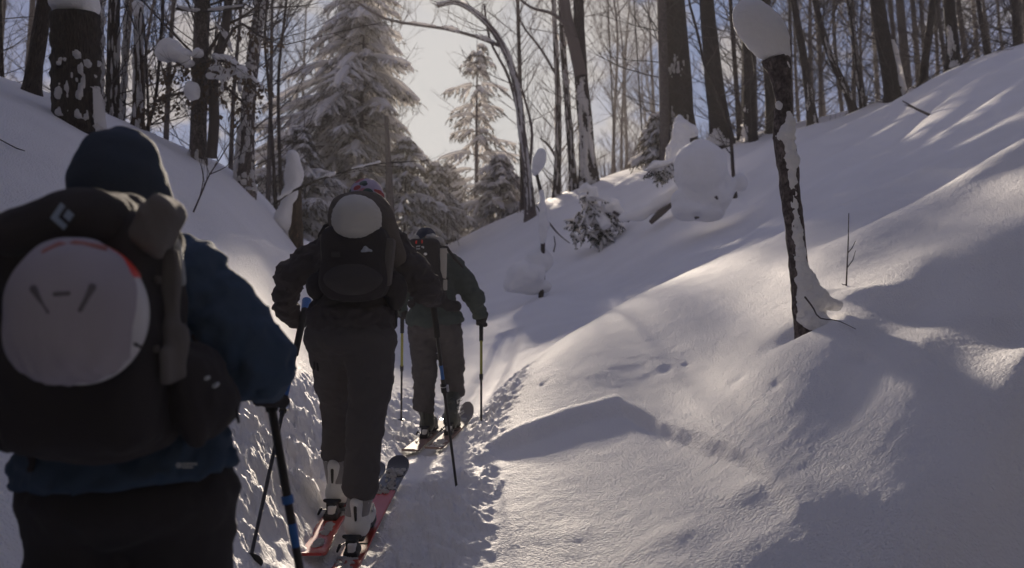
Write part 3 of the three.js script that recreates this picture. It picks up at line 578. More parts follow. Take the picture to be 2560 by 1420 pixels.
bareTree('thin_tree', 'thin dark stem right of the arching tree with a low snowy fork', 1392, 21, 1384, 19, 11, { branches: 40, seed: 54, twig: M.twigFar, via: [[1396, 300]], up: 0.9, len: 1.5, snow: [{ half: 1.5, cover: 0.45, thick: 0.03, fy: 2 }], limbs: [[[[1394, 400, 21], [1372, 365, 21], [1350, 345, 21]], 8, 4], [[[1392, 190, 21], [1350, 120, 21], [1305, 60, 21], [1290, 0, 21]], 7, 4]] });
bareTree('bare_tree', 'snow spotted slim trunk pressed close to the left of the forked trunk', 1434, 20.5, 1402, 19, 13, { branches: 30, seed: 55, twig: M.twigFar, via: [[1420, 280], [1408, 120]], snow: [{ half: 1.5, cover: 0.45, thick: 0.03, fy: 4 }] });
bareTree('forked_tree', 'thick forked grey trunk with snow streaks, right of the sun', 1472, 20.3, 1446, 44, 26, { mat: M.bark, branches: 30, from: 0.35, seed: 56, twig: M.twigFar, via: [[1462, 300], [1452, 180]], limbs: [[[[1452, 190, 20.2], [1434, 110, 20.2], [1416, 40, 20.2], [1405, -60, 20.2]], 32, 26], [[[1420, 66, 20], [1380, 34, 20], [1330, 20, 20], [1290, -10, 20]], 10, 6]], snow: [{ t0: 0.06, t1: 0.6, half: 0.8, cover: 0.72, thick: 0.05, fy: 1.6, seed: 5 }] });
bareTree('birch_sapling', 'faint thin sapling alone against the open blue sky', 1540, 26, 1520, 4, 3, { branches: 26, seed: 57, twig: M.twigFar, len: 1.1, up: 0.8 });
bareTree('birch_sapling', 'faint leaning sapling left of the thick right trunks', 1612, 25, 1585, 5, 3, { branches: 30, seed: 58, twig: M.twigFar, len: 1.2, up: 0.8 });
// thick pair on the right
bareTree('bare_tree', 'thickest right trunk with a snow streak down its middle, behind the snow mushroom', 1700, 19, 1682, 88, 58, { mat: M.bark, branches: 30, from: 0.4, seed: 61, br: 0.012, len: 1.6, sides: 16, snow: [{ t0: 0.05, t1: 0.45, half: 0.5, cover: 0.95, thick: 0.07, seed: 7, fy: 1.5 }, { t0: 0.35, t1: 0.6, half: 0.8, cover: 0.42, thick: 0.05, seed: 2 }] });
bareTree('bare_tree', 'narrow trunk grown against the left side of the thickest right trunk', 1664, 18.7, 1654, 26, 22, { mat: M.barkGrey, branches: 22, from: 0.4, seed: 62, len: 1.5 });
bareTree('bare_tree', 'dark trunk with a hanging snow plate, right of the thickest trunk', 1806, 18, 1766, 54, 36, { mat: M.barkDark, branches: 34, from: 0.3, seed: 63, via: [[1790, 240]], snow: [{ t0: 0.2, t1: 0.36, half: 0.8, cover: 0.95, thick: 0.09, seed: 3, dir: new THREE.Vector3(-0.5, 0, 0.85) }] });
bareTree('thin_tree', 'thin crooked dark stem in front of the trunk with the snow plate', 1838, 15.2, 1722, 9, 6, { via: [[1832, 420], [1826, 340], [1790, 220], [1760, 160], [1752, 120], [1738, 60]], branches: 14, seed: 64, len: 0.6 });
bareTree('bare_tree', 'dark straight trunk half hidden left of the snapped pole', 1876, 17.8, 1868, 32, 28, { mat: M.barkDark, branches: 60, seed: 65, snow: [{ t0: 0.2, t1: 0.45, half: 0.5, cover: 0.7, thick: 0.06, seed: 3, dir: new THREE.Vector3(-0.8, 0, 0.6) }] });
bareTree('bare_tree', 'dark trunk standing straight behind the snapped pole', 1932, 18, 1912, 30, 26, { mat: M.barkDark, branches: 56, seed: 66 });
bareTree('bare_tree', 'thin dark stem left of the snow block on the snapped pole', 1850, 18.8, 1826, 13, 10, { branches: 60, seed: 67 });
bareTree('bare_tree', 'slightly leaning dark trunk just right of the snapped pole', 2032, 18, 1984, 24, 16, { branches: 60, seed: 68, via: [[2012, 160]], snow: [{ t0: 0.05, t1: 0.5, half: 0.7, cover: 0.5, thick: 0.04 }] });
bareTree('bare_tree', 'curved dark trunk leaning left, second right of the snapped pole', 2134, 18, 2038, 20, 13, { via: [[2110, 215], [2068, 120], [2050, 50]], branches: 56, seed: 69, snow: [{ t0: 0.2, t1: 0.6, half: 0.7, cover: 0.5, thick: 0.05 }] });
bareTree('bare_tree', 'thin snow spotted stem with forked crown right of the curved trunk', 2158, 18.4, 2122, 17, 12, { branches: 66, seed: 70, snow: [{ half: 0.9, cover: 0.5, thick: 0.04 }] });
bareTree('bare_tree', 'broad dark trunk with a snow plate on its right, above the right ridge', 2236, 17.6, 2192, 42, 34, { mat: M.barkDark, branches: 60, from: 0.15, seed: 71, sides: 14, snow: [{ t0: 0.05, t1: 0.55, half: 0.6, cover: 0.8, thick: 0.07, seed: 4, dir: new THREE.Vector3(0.85, 0, 0.5) }] });
bareTree('bare_tree', 'dark trunk between the broad trunk and the ridge crest', 2306, 18, 2332, 22, 16, { branches: 66, seed: 72 });
bareTree('bare_tree', 'straight dark trunk with a snow patch high on the right ridge', 2386, 17.4, 2372, 34, 28, { mat: M.barkDark, branches: 66, from: 0.15, seed: 73, snow: [{ t0: 0.25, t1: 0.6, half: 0.6, cover: 0.6, thick: 0.05 }] });
bareTree('bare_tree', 'dark leaning stem near the right edge above the ridge', 2470, 18, 2445, 15, 11, { branches: 66, seed: 74 });
bareTree('bare_tree', 'dark stem at the right edge of the picture', 2545, 18, 2536, 22, 18, { branches: 66, seed: 75 });
// ---------------------------------------------------------------- the wood behind: alike bare trees
{
  const rnd = RNG(101), protos = [];
  for (let v = 0; v < 6; v++) {
    const g = new THREE.Group(), H = 7 + 3 * rnd(), path = curve([new THREE.Vector3(0, -0.4, 0), new THREE.Vector3((rnd() - 0.5) * 0.3, H * 0.3, (rnd() - 0.5) * 0.3), new THREE.Vector3((rnd() - 0.5) * 0.8, H * 0.65, (rnd() - 0.5) * 0.6), new THREE.Vector3((rnd() - 0.5) * 1.4, H, (rnd() - 0.5))], 12), r0 = 0.045 + 0.035 * rnd();
    const tr = new MB().tube(path, path.map((_, i) => r0 * (1 - 0.75 * i / 12)), 7).geo(), br = new MB(), C = new THREE.CatmullRomCurve3(path);
    for (let i = 0; i < 5; i++) { const a = rnd() * TAU, f = 0.2 + 0.6 * rnd(); limb(br, C.getPoint(f), new THREE.Vector3(Math.cos(a) * 0.7, 1, Math.sin(a) * 0.7), 1.8 + 1.2 * rnd(), 0.022, rnd, { twigs: 10, fine: 3, seg: 6, sides: 5 }); }
    for (let i = 0; i < 64; i++) { const f = lerp(0.06, 1, (i + rnd()) / 64), a = rnd() * TAU; limb(br, C.getPoint(f), new THREE.Vector3(Math.cos(a), 0.3 + 0.7 * rnd(), Math.sin(a)), 0.5 + 0.9 * rnd(), 0.009, rnd, { twigs: 5, fine: 2, seg: 3 }); }
    for (const [n, ge, m] of [['trunk', tr, M.twig], ['branches', br.geo(), M.twig]]) { const me = new THREE.Mesh(ge, m); me.name = n; g.add(me); }
    protos.push(g);
  }
  const put = (px, d, label, group, name = 'wood_tree') => {
    const o = protos[Math.floor(rnd() * 6)].clone(); o.name = numbered(name); const S = px > 720 ? D(d) / d : 1; o.position.copy(snowAt(px, d * S)); o.rotation.y = rnd() * TAU; const s = (0.75 + 0.6 * rnd()) * S; o.scale.set(s, s * 1.05, s);
    o.userData = { label, category: 'tree', group }; scene.add(o);
  };
  for (let i = 0; i < 29; i++) put(1850 + 790 * (i + rnd()) / 29, 19 + 14 * rnd() * rnd() + 1, 'thin dark bare tree in the dense wood behind the right ridge', 'bare trees of the dense wood on the right');
  for (let i = 0; i < 11; i++) put(-20 + 720 * (i + rnd()) / 11, 17 + 14 * rnd(), 'thin dark bare tree far behind the left bank', 'thin bare trees behind the left bank');
  for (let i = 0; i < 7; i++) put(730 + 250 * (i + rnd()) / 7, 28 + 12 * rnd(), 'thin bare tree in the haze behind the spruces', 'thin bare trees behind the spruces');
  for (let i = 0; i < 5; i++) put(1500 + 160 * (i + rnd()) / 5, 30 + 14 * rnd(), 'faint bare tree in the gap right of the sun', 'faint bare trees in the gap right of the sun');
}
{ // brushwood along the far edge of the clearing: nobody could count it
  const rnd = RNG(202), mb = new MB();
  for (let i = 0; i < 620; i++) { const px = 1290 + 620 * rnd(), d = D(20.5 + 7 * rnd()), b = snowAt(px, d); limb(mb, b, new THREE.Vector3((rnd() - 0.5) * 0.6, 1, (rnd() - 0.5) * 0.6), 0.6 + 0.9 * rnd() * rnd(), 0.010, rnd, { twigs: 5, fine: 1, seg: 3 }); }
  for (let i = 0; i < 300; i++) { const px = 690 + 460 * rnd(), d = D(20 + 8 * rnd()), b = snowAt(px, d); limb(mb, b, new THREE.Vector3((rnd() - 0.5) * 0.6, 1, (rnd() - 0.5) * 0.6), 0.8 + 1.5 * rnd() * rnd(), 0.010, rnd, { twigs: 5, fine: 1, seg: 3 }); }
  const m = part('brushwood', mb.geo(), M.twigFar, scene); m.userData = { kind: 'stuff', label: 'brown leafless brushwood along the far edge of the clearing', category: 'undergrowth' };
}

{ // the wood goes on round the clearing, out of the picture: dark spruces shade the banks from the sides and from behind
  const first = spruce('wood_spruce', 'dense dark spruce of the wood beside and behind the photographer', 1280, 7, 9, 2.6, { seed: 77, whorls: 20, perWhorl: 9, droop: 0.5, pow: 0.8, from: 0.03, snow: 0.1, snowTop: 0.4, q: 0.75, spray: 0.19, fat: 0.03, mat: M.needleDark, group: 'spruces of the wood beside and behind the photographer' });
  const spots = [[-8.5, -3.0, 1], [-7.2, 1.5, 1], [-4.2, 3.5, 1], [-1.6, 3.4, 0.8], [1.4, 3.0, 0.8], [4.0, 3.2, 1], [6.3, 2.4, 1], [7.6, -0.6, 1], [8.6, -3.4, 0.9], [-10.5, -6.2, 0.9], [10.8, -6.5, 0.9], [-7, 7, 1], [0, 7, 1], [7, 8, 1], [4.2, -1.2, 0.6], [4.4, -3.0, 0.6], [4.7, -5.0, 0.6], [5.8, -7.0, 0.6], [7.6, -9.4, 0.6], [-3.9, -0.6, 0.6], [-4.2, -2.6, 0.6], [-4.9, -5.0, 0.6], [-6.4, -7.4, 0.6]];
  spots.forEach(([x, z, k], i) => { const o = i ? first.clone() : first; if (i) { o.name = numbered('wood_spruce'); o.userData = { ...first.userData }; scene.add(o); } const w = -z, v = w > 2 ? surface(x, w) : -1.7; o.position.copy(W(new THREE.Vector3(x, v, z))); o.rotation.y = i * 2.4; const s = 0.85 + 0.1 * (i % 4); o.scale.set(k * 0.95, s, k * 0.95); });
}
// ---------------------------------------------------------------- skiers, packs, skis, poles
const weave = dataTex(256, (u, v) => 0.5 + 0.25 * Math.sin(u * TAU * 40) * Math.sin(v * TAU * 40) + 0.25 * tile(u, v, 18, 18, 70, 3));
weave.repeat.set(8, 8);
const cloth = (r, g, b, o = {}) => phy({ color: lin(r, g, b), roughness: 0.9, specularIntensity: 0.25, sheen: 0.25, sheenRoughness: 0.6, sheenColor: lin(0.25, 0.25, 0.28), bumpMap: weave, bumpScale: 0.0015, ...o });
const P = {
  blueJacket: cloth(0.046, 0.080, 0.138), hood: cloth(0.034, 0.051, 0.084), blackTrousers: cloth(0.040, 0.038, 0.044), blackPack: cloth(0.040, 0.037, 0.043), greyPack: cloth(0.16, 0.15, 0.15), strap: cloth(0.045, 0.043, 0.048),
  darkJacket: cloth(0.068, 0.062, 0.068), darkTrousers: cloth(0.085, 0.080, 0.086), greenJacket: cloth(0.064, 0.080, 0.081), brownLid: cloth(0.115, 0.10, 0.092), pocketGrey: cloth(0.066, 0.062, 0.067), meshGrey: cloth(0.12, 0.11, 0.107),
  skin: std({ color: lin(0.45, 0.28, 0.2), roughness: 0.6 }), hair: std({ color: lin(0.03, 0.02, 0.015), roughness: 0.7 }),
  net: phy({ color: lin(0.40, 0.375, 0.43), roughness: 0.7, specularIntensity: 0.4, bumpMap: weave, bumpScale: 0.001 }), netPale: phy({ color: lin(0.56, 0.545, 0.51), roughness: 0.65, specularIntensity: 0.4, bumpMap: weave, bumpScale: 0.001 }),
  white: phy({ color: lin(0.62, 0.62, 0.66), roughness: 0.35 }), red: phy({ color: lin(0.75, 0.03, 0.02), roughness: 0.35 }), ventGrey: cloth(0.16, 0.15, 0.17), pink: cloth(0.42, 0.2, 0.2), logo: std({ color: lin(0.3, 0.38, 0.52), roughness: 0.6 }), print: std({ color: lin(0.45, 0.48, 0.52), roughness: 0.6 }),
  boot: phy({ color: lin(0.6, 0.6, 0.6), roughness: 0.4 }), bootGrey: phy({ color: lin(0.22, 0.21, 0.22), roughness: 0.45 }), bootGreen: phy({ color: lin(0.05, 0.056, 0.05), roughness: 0.5 }), black: phy({ color: lin(0.012, 0.012, 0.013), roughness: 0.5 }), metal: std({ color: lin(0.55, 0.55, 0.56), metalness: 1, roughness: 0.35 }), orange: std({ color: lin(0.4, 0.1, 0.03), roughness: 0.5 }),
  poleBlack: phy({ color: lin(0.014, 0.012, 0.014), roughness: 0.35 }), poleBlue: phy({ color: lin(0.02, 0.13, 0.42), roughness: 0.35 }), poleYellow: phy({ color: lin(0.30, 0.30, 0.05), roughness: 0.4 }), poleGrip: phy({ color: lin(0.02, 0.02, 0.022), roughness: 0.8 }),
  skiRed: phy({ color: lin(0.45, 0.035, 0.022), roughness: 0.35, clearcoat: 0.4 }), skiDark: phy({ color: lin(0.035, 0.034, 0.04), roughness: 0.35, clearcoat: 0.3 }), skiTan: phy({ color: lin(0.26, 0.17, 0.14), roughness: 0.7 }), skiGrey: phy({ color: lin(0.18, 0.165, 0.16), roughness: 0.75 }), cream: cloth(0.42, 0.40, 0.37), navy: cloth(0.035, 0.045, 0.08),
};
{ // floral cap cloth: printed petals and leaves on pale lilac
  const rnd = RNG(9), blobs = []; for (let i = 0; i < 70; i++) blobs.push([rnd(), rnd(), 0.035 + 0.04 * rnd(), Math.floor(rnd() * 4), rnd() * 3, 0.6 + 0.4 * rnd()]);
  const col = [[0.20, 0.27, 0.28], [0.27, 0.36, 0.36], [0.62, 0.27, 0.29], [0.72, 0.5, 0.55]];
  P.floral = std({ roughness: 0.9, map: dataTex(256, (u, v) => { let c = [0.68, 0.64, 0.74]; for (const [x, y, r, k, a, e] of blobs) { let dx = Math.abs(u - x), dy = Math.abs(v - y); dx = Math.min(dx, 1 - dx); dy = Math.min(dy, 1 - dy); if (dx * dx + dy * dy / (e * e) < r * r) c = col[k]; } return c; }, true) });
  P.floral.map.repeat.set(3.2, 3.2);
}
const folds = (a, fx, fy, fz, s = 0) => (x, y, z) => a * n3(x * fx + s, y * fy, z * fz) + a * 0.5 * n3(x * fx * 2.6, y * fy * 2.2 + s, z * fz * 2.6);
// clothes: closed field trimmed at hem, cuffs
function garment(list, k, cell, bump, planes = []) {
  return blend(list, k, cell, bump, planes.length ? (d, x, y, z) => { for (const p of planes) d = smax(d, p(x, y, z), 0.012); return d; } : null);
}
const below = (pxL, pyL, pxR, pyR, d, wav = 0.006) => { // keeps what lies above the line
  const A = J(pxL, pyL, d), B = J(pxR, pyR, d), m = (B.y - A.y) / (B.x - A.x); return (x, y, z) => A.y + m * (x - A.x) + wav * n3(x * 14, z * 14, 3) - y;
};
const above = (pxL, pyL, pxR, pyR, d) => { const f = below(pxL, pyL, pxR, pyR, d, 0); return (x, y, z) => -f(x, y, z); };
// a hand closed round a pole: palm on one side, four fingers of their own length curling round, thumb across
function grip(c, axis, palmDir, s, pad) {
  axis = axis.clone().normalize(); const n = palmDir.clone().addScaledVector(axis, -palmDir.dot(axis)).normalize(), t = new THREE.Vector3().crossVectors(axis, n), L = [], R = 0.019 * s;
  const around = (a, h, r) => c.clone().addScaledVector(axis, h).addScaledVector(n, Math.cos(a) * r).addScaledVector(t, Math.sin(a) * r);
  [0.030, 0.010, -0.010, -0.029].forEach((h, i) => { const len = [0.95, 1.05, 1.0, 0.82][i], r0 = 0.0095 * s + pad; let p = around(0.35, h * s, R + 0.018 * s); for (let k = 1; k <= 4; k++) { const q = around(0.35 + k * 0.95 * len, (h - 0.002 * k) * s, R + 0.006 * s + pad * 0.6); L.push(capq(p, q, r0 * (1.06 - 0.06 * k), r0 * (1 - 0.06 * k))); p = q; } });
  const th = [around(-0.3, 0.03 * s, R + 0.016 * s), around(-1.1, 0.040 * s, R + 0.012 * s), around(-2.0, 0.036 * s, R + 0.008 * s)];
  L.push(capq(th[0], th[1], 0.013 * s + pad, 0.0115 * s + pad), capq(th[1], th[2], 0.0115 * s + pad, 0.0095 * s + pad));
  L.push(capq(around(0, 0.024 * s, R + 0.020 * s), around(0, -0.026 * s, R + 0.020 * s), 0.019 * s + pad, 0.017 * s + pad), capq(around(-0.15, 0.01 * s, R + 0.03 * s), around(-0.15, -0.015 * s, R + 0.055 * s), 0.022 * s + pad, 0.024 * s + pad));
  return L;
}
// a telescopic pole between two slope-frame points; segs: [from, to, radius, material key, part name]
function pole(name, label, A, B, segs, group, basketAt = 0.955) {
  const a = W(A), b = W(B), t = thing(name, label, 'ski pole', b, group), at2 = (f) => a.clone().lerp(b, f);
  for (const [f0, f1, r0, r1, m, n] of segs) part(n, new MB().tube([at2(f0), at2((f0 + f1) / 2), at2(f1)], [r0, (r0 + r1) / 2, r1], 12, { cap: true }).geo(), P[m], t);
  const dir = b.clone().sub(a).normalize(), g = new THREE.CylinderGeometry(0.018, 0.048, 0.014, 20, 1); g.applyQuaternion(new THREE.Quaternion().setFromUnitVectors(new THREE.Vector3(0, -1, 0), dir)); const c = at2(basketAt); g.translate(c.x, c.y, c.z);
  part('basket', g, P.black, t);
  const tip = new MB().tube([at2(basketAt), at2(1)], [0.006, 0.002], 8, { cap: true }).geo(); part('tip', tip, P.metal, t);
  return { t, at2, dir };
}
function clampOn(pl, f, r) { // lever clamp on the shaft
  const c = pl.at2(f), q = new THREE.Quaternion().setFromUnitVectors(new THREE.Vector3(0, -1, 0), pl.dir), g = new THREE.CylinderGeometry(r * 1.45, r * 1.45, 0.045, 12), l = new THREE.BoxGeometry(0.012, 0.034, 0.014).translate(r * 1.7, 0, 0.004), s = new THREE.TorusGeometry(r * 1.5, 0.0025, 6, 16).rotateX(Math.PI / 2).translate(0, 0.012, 0);
  for (const [n, ge, m] of [['clamp', g, P.black], ['clamp_lever', l, P.metal], ['clamp_ring', s, P.metal]]) { ge.applyQuaternion(q); ge.translate(c.x, c.y, c.z); part(n, ge, m, pl.t); }
}
// a ski along slope-frame points tail -> tip; bands: [from, to, material key, part name]
function ski(label, pts, width, bands, group, snow, rocker = 0.05) {
  const C = new THREE.CatmullRomCurve3(pts), N = 60, t = thing('ski', label, 'ski', W(C.getPoint(0.4)), group), q = [];
  for (let i = 0; i <= N; i++) { const s = i / N, p = C.getPoint(s), T = C.getTangent(s), sd = new THREE.Vector3().crossVectors(T, new THREE.Vector3(0, 1, 0)).normalize(), up = new THREE.Vector3().crossVectors(sd, T).normalize(); p.addScaledVector(up, rocker * Math.max(0, (s - 0.84) / 0.16) ** 2 + 0.02 * Math.max(0, (0.06 - s) / 0.06) ** 2); let w = width * (0.5 + 0.09 * Math.cos((s - 0.46) * TAU)) ; w = width * 0.5 * (0.88 + 0.12 * Math.pow(Math.abs(s - 0.45) / 0.45, 1.6)); if (s > 0.93) w *= Math.sqrt(Math.max(0.0, 1 - ((s - 0.93) / 0.0705) ** 2 * 0.92)); if (s < 0.025) w *= 0.8 + 0.2 * s / 0.025; q.push({ p, sd, up, w }); }
  const at = (s, x, h) => { const f = clamp(s, 0, 1) * N, i = Math.min(N - 1, Math.floor(f)), a = q[i], b = q[i + 1], k = f - i; return a.p.clone().lerp(b.p, k).addScaledVector(a.sd, x * lerp(a.w, b.w, k)).addScaledVector(a.up, h); };
  const slab = (s0, s1, h0, h1, x0 = -1, x1 = 1) => { const mb = new MB(), n = Math.max(2, Math.round((s1 - s0) * 60)), ring = (s) => [at(s, x0, h0), at(s, x1, h0), at(s, x1, h1 - 0.002), at(s, x1 * 0.96, h1), at(s, x0 * 0.96, h1), at(s, x0, h1 - 0.002)]; for (let i = 0; i <= n; i++) for (const v of ring(lerp(s0, s1, i / n))) { const w = W(v); mb.p.push(w.x, w.y, w.z); mb.n.push(0, 1, 0); mb.t.push(0, 0); } for (let i = 0; i < n; i++) for (let k = 0; k < 6; k++) { const a = i * 6 + k, b = i * 6 + (k + 1) % 6; mb.i.push(a, b, a + 6, b, b + 6, a + 6); } for (const i of [0, n]) for (let k = 1; k < 5; k++) i ? mb.i.push(i * 6, i * 6 + k, i * 6 + k + 1) : mb.i.push(0, k + 1, k); return mb.geo(true).toNonIndexed(); };
  const flat = (g) => { g.computeVertexNormals(); return g; };
  for (const [a, b, m, n] of bands) part(n, flat(slab(a, b, 0.001, 0.014)), P[m], t);
  part('edge', flat(slab(0.01, 0.985, -0.001, 0.001, -1.01, 1.01)), P.metal, t);
  for (const [s0, s1, x0, x1, h, seed] of snow || []) { const A = at((s0 + s1) / 2, (x0 + x1) / 2, 0.01), pc = [], rn = RNG(seed); const mb = new MB(); for (let i = 0; i < 46; i++) { const c = W(at(lerp(s0, s1, rn()), lerp(x0, x1, rn()), 0.012)); { const rb = 0.005 + 0.014 * rn() * rn() + 0.004; mb.blob(c, rb, Math.max(h, 0.008) * (0.6 + 0.8 * rn()), rb * (0.7 + 0.8 * rn()), seed + i, 2, 0.5); }; } part('snow_cover', mb.geo(true), M.snowCap, t, { kind: 'stuff' }); }
  return { t, at };
}
const blockAt = (c, X, Y, Z, sx, sy, sz, r) => { // rounded block on a local slope-frame basis
  const f = (x, y, z) => { x -= c.x; y -= c.y; z -= c.z; const a = Math.abs(x * X.x + y * X.y + z * X.z) - sx + r, b = Math.abs(x * Y.x + y * Y.y + z * Y.z) - sy + r, e = Math.abs(x * Z.x + y * Z.y + z * Z.z) - sz + r; return Math.sqrt(Math.max(a, 0) ** 2 + Math.max(b, 0) ** 2 + Math.max(e, 0) ** 2) + Math.min(Math.max(a, b, e), 0) - r; };
  const m = Math.hypot(sx, sy, sz); f.box = [c.clone().subScalar(m), c.clone().addScalar(m)]; return f;
};
const basis = (dir) => { const Z = dir.clone().normalize(), X = new THREE.Vector3().crossVectors(Z, new THREE.Vector3(0, 1, 0)).normalize(), Y = new THREE.Vector3().crossVectors(X, Z); return [X, Y, Z]; };
function bindings(sk, heel, dir) {  // heel and toe pieces of a touring binding
  const [X, Y, Z] = basis(dir), o = (a, b, c) => heel.clone().addScaledVector(X, a).addScaledVector(Y, b).addScaledVector(Z, c);
  const hp = part('heel_piece', blend([blockAt(o(0, 0.005, -0.035), X, Y, Z, 0.032, 0.018, 0.05, 0.008), blockAt(o(0, 0.04, -0.03), X, Y, Z, 0.026, 0.028, 0.026, 0.01), capq(o(-0.036, 0.072, -0.03), o(0.036, 0.072, -0.03), 0.009, 0.009)], 0.012, 0.005), P.black, sk.t);
  part('heel_lever', blend([blockAt(o(0.004, 0.028, -0.072), X, Y, Z, 0.016, 0.030, 0.010, 0.006), capq(o(0.004, 0, -0.075), o(0.022, 0.05, -0.055), 0.008, 0.006)], 0.01, 0.005), P.boot, hp);
  part('toe_piece', blend([blockAt(o(0, 0.004, 0.30), X, Y, Z, 0.036, 0.014, 0.045, 0.006), capq(o(-0.03, 0.01, 0.30), o(-0.03, 0.035, 0.30), 0.009, 0.007), capq(o(0.03, 0.01, 0.30), o(0.03, 0.035, 0.30), 0.009, 0.007)], 0.01, 0.006), P.black, sk.t);
  part('brake', blend([capq(o(-0.055, 0.03, -0.03), o(-0.055, 0.005, 0.05), 0.004, 0.004), capq(o(-0.055, 0.03, -0.03), o(-0.062, 0.012, -0.055), 0.008, 0.006), capq(o(-0.055, 0.005, 0.05), o(0.05, 0.005, 0.05), 0.004, 0.004)], 0.004, 0.0045), P.black, sk.t);
}
function boot(parent, heel, dir, shin, mat, mat2, flip, open) { // ski boot: shell, cuff, spoiler, sole, buckles
  const [X, Y, Z] = basis(dir), o = (a, b, c) => heel.clone().addScaledVector(X, a).addScaledVector(Y, b).addScaledVector(Z, c), S = shin;
  const b = part('boot', blend([capq(o(0, 0.062, 0.045), o(0, 0.055, 0.22), 0.046, 0.040), capq(o(0, 0.062, 0.045), o(0, 0.13, 0.06), 0.048, 0.050), capq(o(0, 0.05, 0.2), o(0, 0.045, 0.255), 0.042, 0.034)], 0.05, 0.007), mat, parent);
  part('sole', blend([blockAt(o(0, 0.014, 0.05), X, Y, Z, 0.038, 0.012, 0.055, 0.008), blockAt(o(0, 0.014, 0.21), X, Y, Z, 0.042, 0.012, 0.075, 0.01)], 0.004, 0.006), P.black, b);
  part('cuff', blend([capq(o(0, 0.12, 0.055), S, 0.054, 0.060)], 0.01, 0.007, null, null), mat2, b);
  const mid = o(0, 0.12, 0.055).lerp(S, 0.5), back = mid.clone().addScaledVector(Z, -0.052), top = S.clone().addScaledVector(Z, -0.050);
  part('spoiler', blend([capq(back.clone().addScaledVector(Y, -0.09), back.clone().addScaledVector(Y, 0.02), 0.030, 0.026), capq(back.clone().addScaledVector(Y, 0.02), top, 0.022, 0.012)], 0.02, 0.006), mat, b);
  part('walk_lever', blend([capq(back.clone().addScaledVector(Z, -0.027).addScaledVector(Y, -0.05), back.clone().addScaledVector(Z, -0.026).addScaledVector(Y, 0.01), 0.006, 0.008)], 0.004, 0.004), P.black, b);
  for (const [h, w] of [[0.10, 0.17], [0.155, 0.10], [0.21, 0.09]]) part('buckle', blend([capq(o(flip * 0.046, h - 0.02, w), o(flip * 0.052, h + 0.01, w - 0.05), 0.005, 0.005), capq(o(flip * 0.052, h + 0.01, w - 0.05), o(flip * (open ? 0.085 : 0.056), h + 0.028, w - 0.03), 0.004, 0.004), capq(o(flip * 0.046, h - 0.02, w), o(flip * (open ? 0.085 : 0.054), h + 0.01, w - 0.0), 0.004, 0.004)], 0.004, 0.004), P.metal, b);
  return b;
}
// skin-side figure under the clothes: one continuous surface from head to ankles
function body(t, j, cell = 0.014) {
  const L = [ell(...j.head, 62 * j.s, 82 * j.s, 0.098), cap(j.neckTop, j.neck, 40 * j.s, 46 * j.s), cap(j.chest, j.pelvis, 105 * j.s, 92 * j.s), cap(j.shL, j.shR, 48 * j.s, 48 * j.s), cap(j.shL, j.elL, 40 * j.s, 34 * j.s), cap(j.elL, j.wrL, 33 * j.s, 24 * j.s), cap(j.shR, j.elR, 40 * j.s, 34 * j.s), cap(j.elR, j.wrR, 33 * j.s, 24 * j.s), cap(j.wrL, j.haL, 24 * j.s, 26 * j.s), cap(j.wrR, j.haR, 24 * j.s, 26 * j.s), cap(j.hipL, j.knL, 66 * j.s, 46 * j.s), cap(j.knL, j.anL, 44 * j.s, 30 * j.s), cap(j.hipR, j.knR, 66 * j.s, 46 * j.s), cap(j.knR, j.anR, 44 * j.s, 30 * j.s)];
  const h = J(j.head[0], j.head[1], j.head[2]), f = 0.00087;
  L.push(capq(h.clone().add(new THREE.Vector3(0, -0.005, -0.098)), h.clone().add(new THREE.Vector3(0, -0.03, -0.112)), 0.009, 0.013), capq(h.clone().add(new THREE.Vector3(-0.07, 0, 0)), h.clone().add(new THREE.Vector3(-0.076, -0.03, 0.004)), 0.012, 0.009), capq(h.clone().add(new THREE.Vector3(0.07, 0, 0)), h.clone().add(new THREE.Vector3(0.076, -0.03, 0.004)), 0.012, 0.009), capq(h.clone().add(new THREE.Vector3(-0.02, -0.062, -0.088)), h.clone().add(new THREE.Vector3(0.02, -0.062, -0.088)), 0.011, 0.011));
  part('body', blend(L, 0.035, cell), P.skin, t);
}

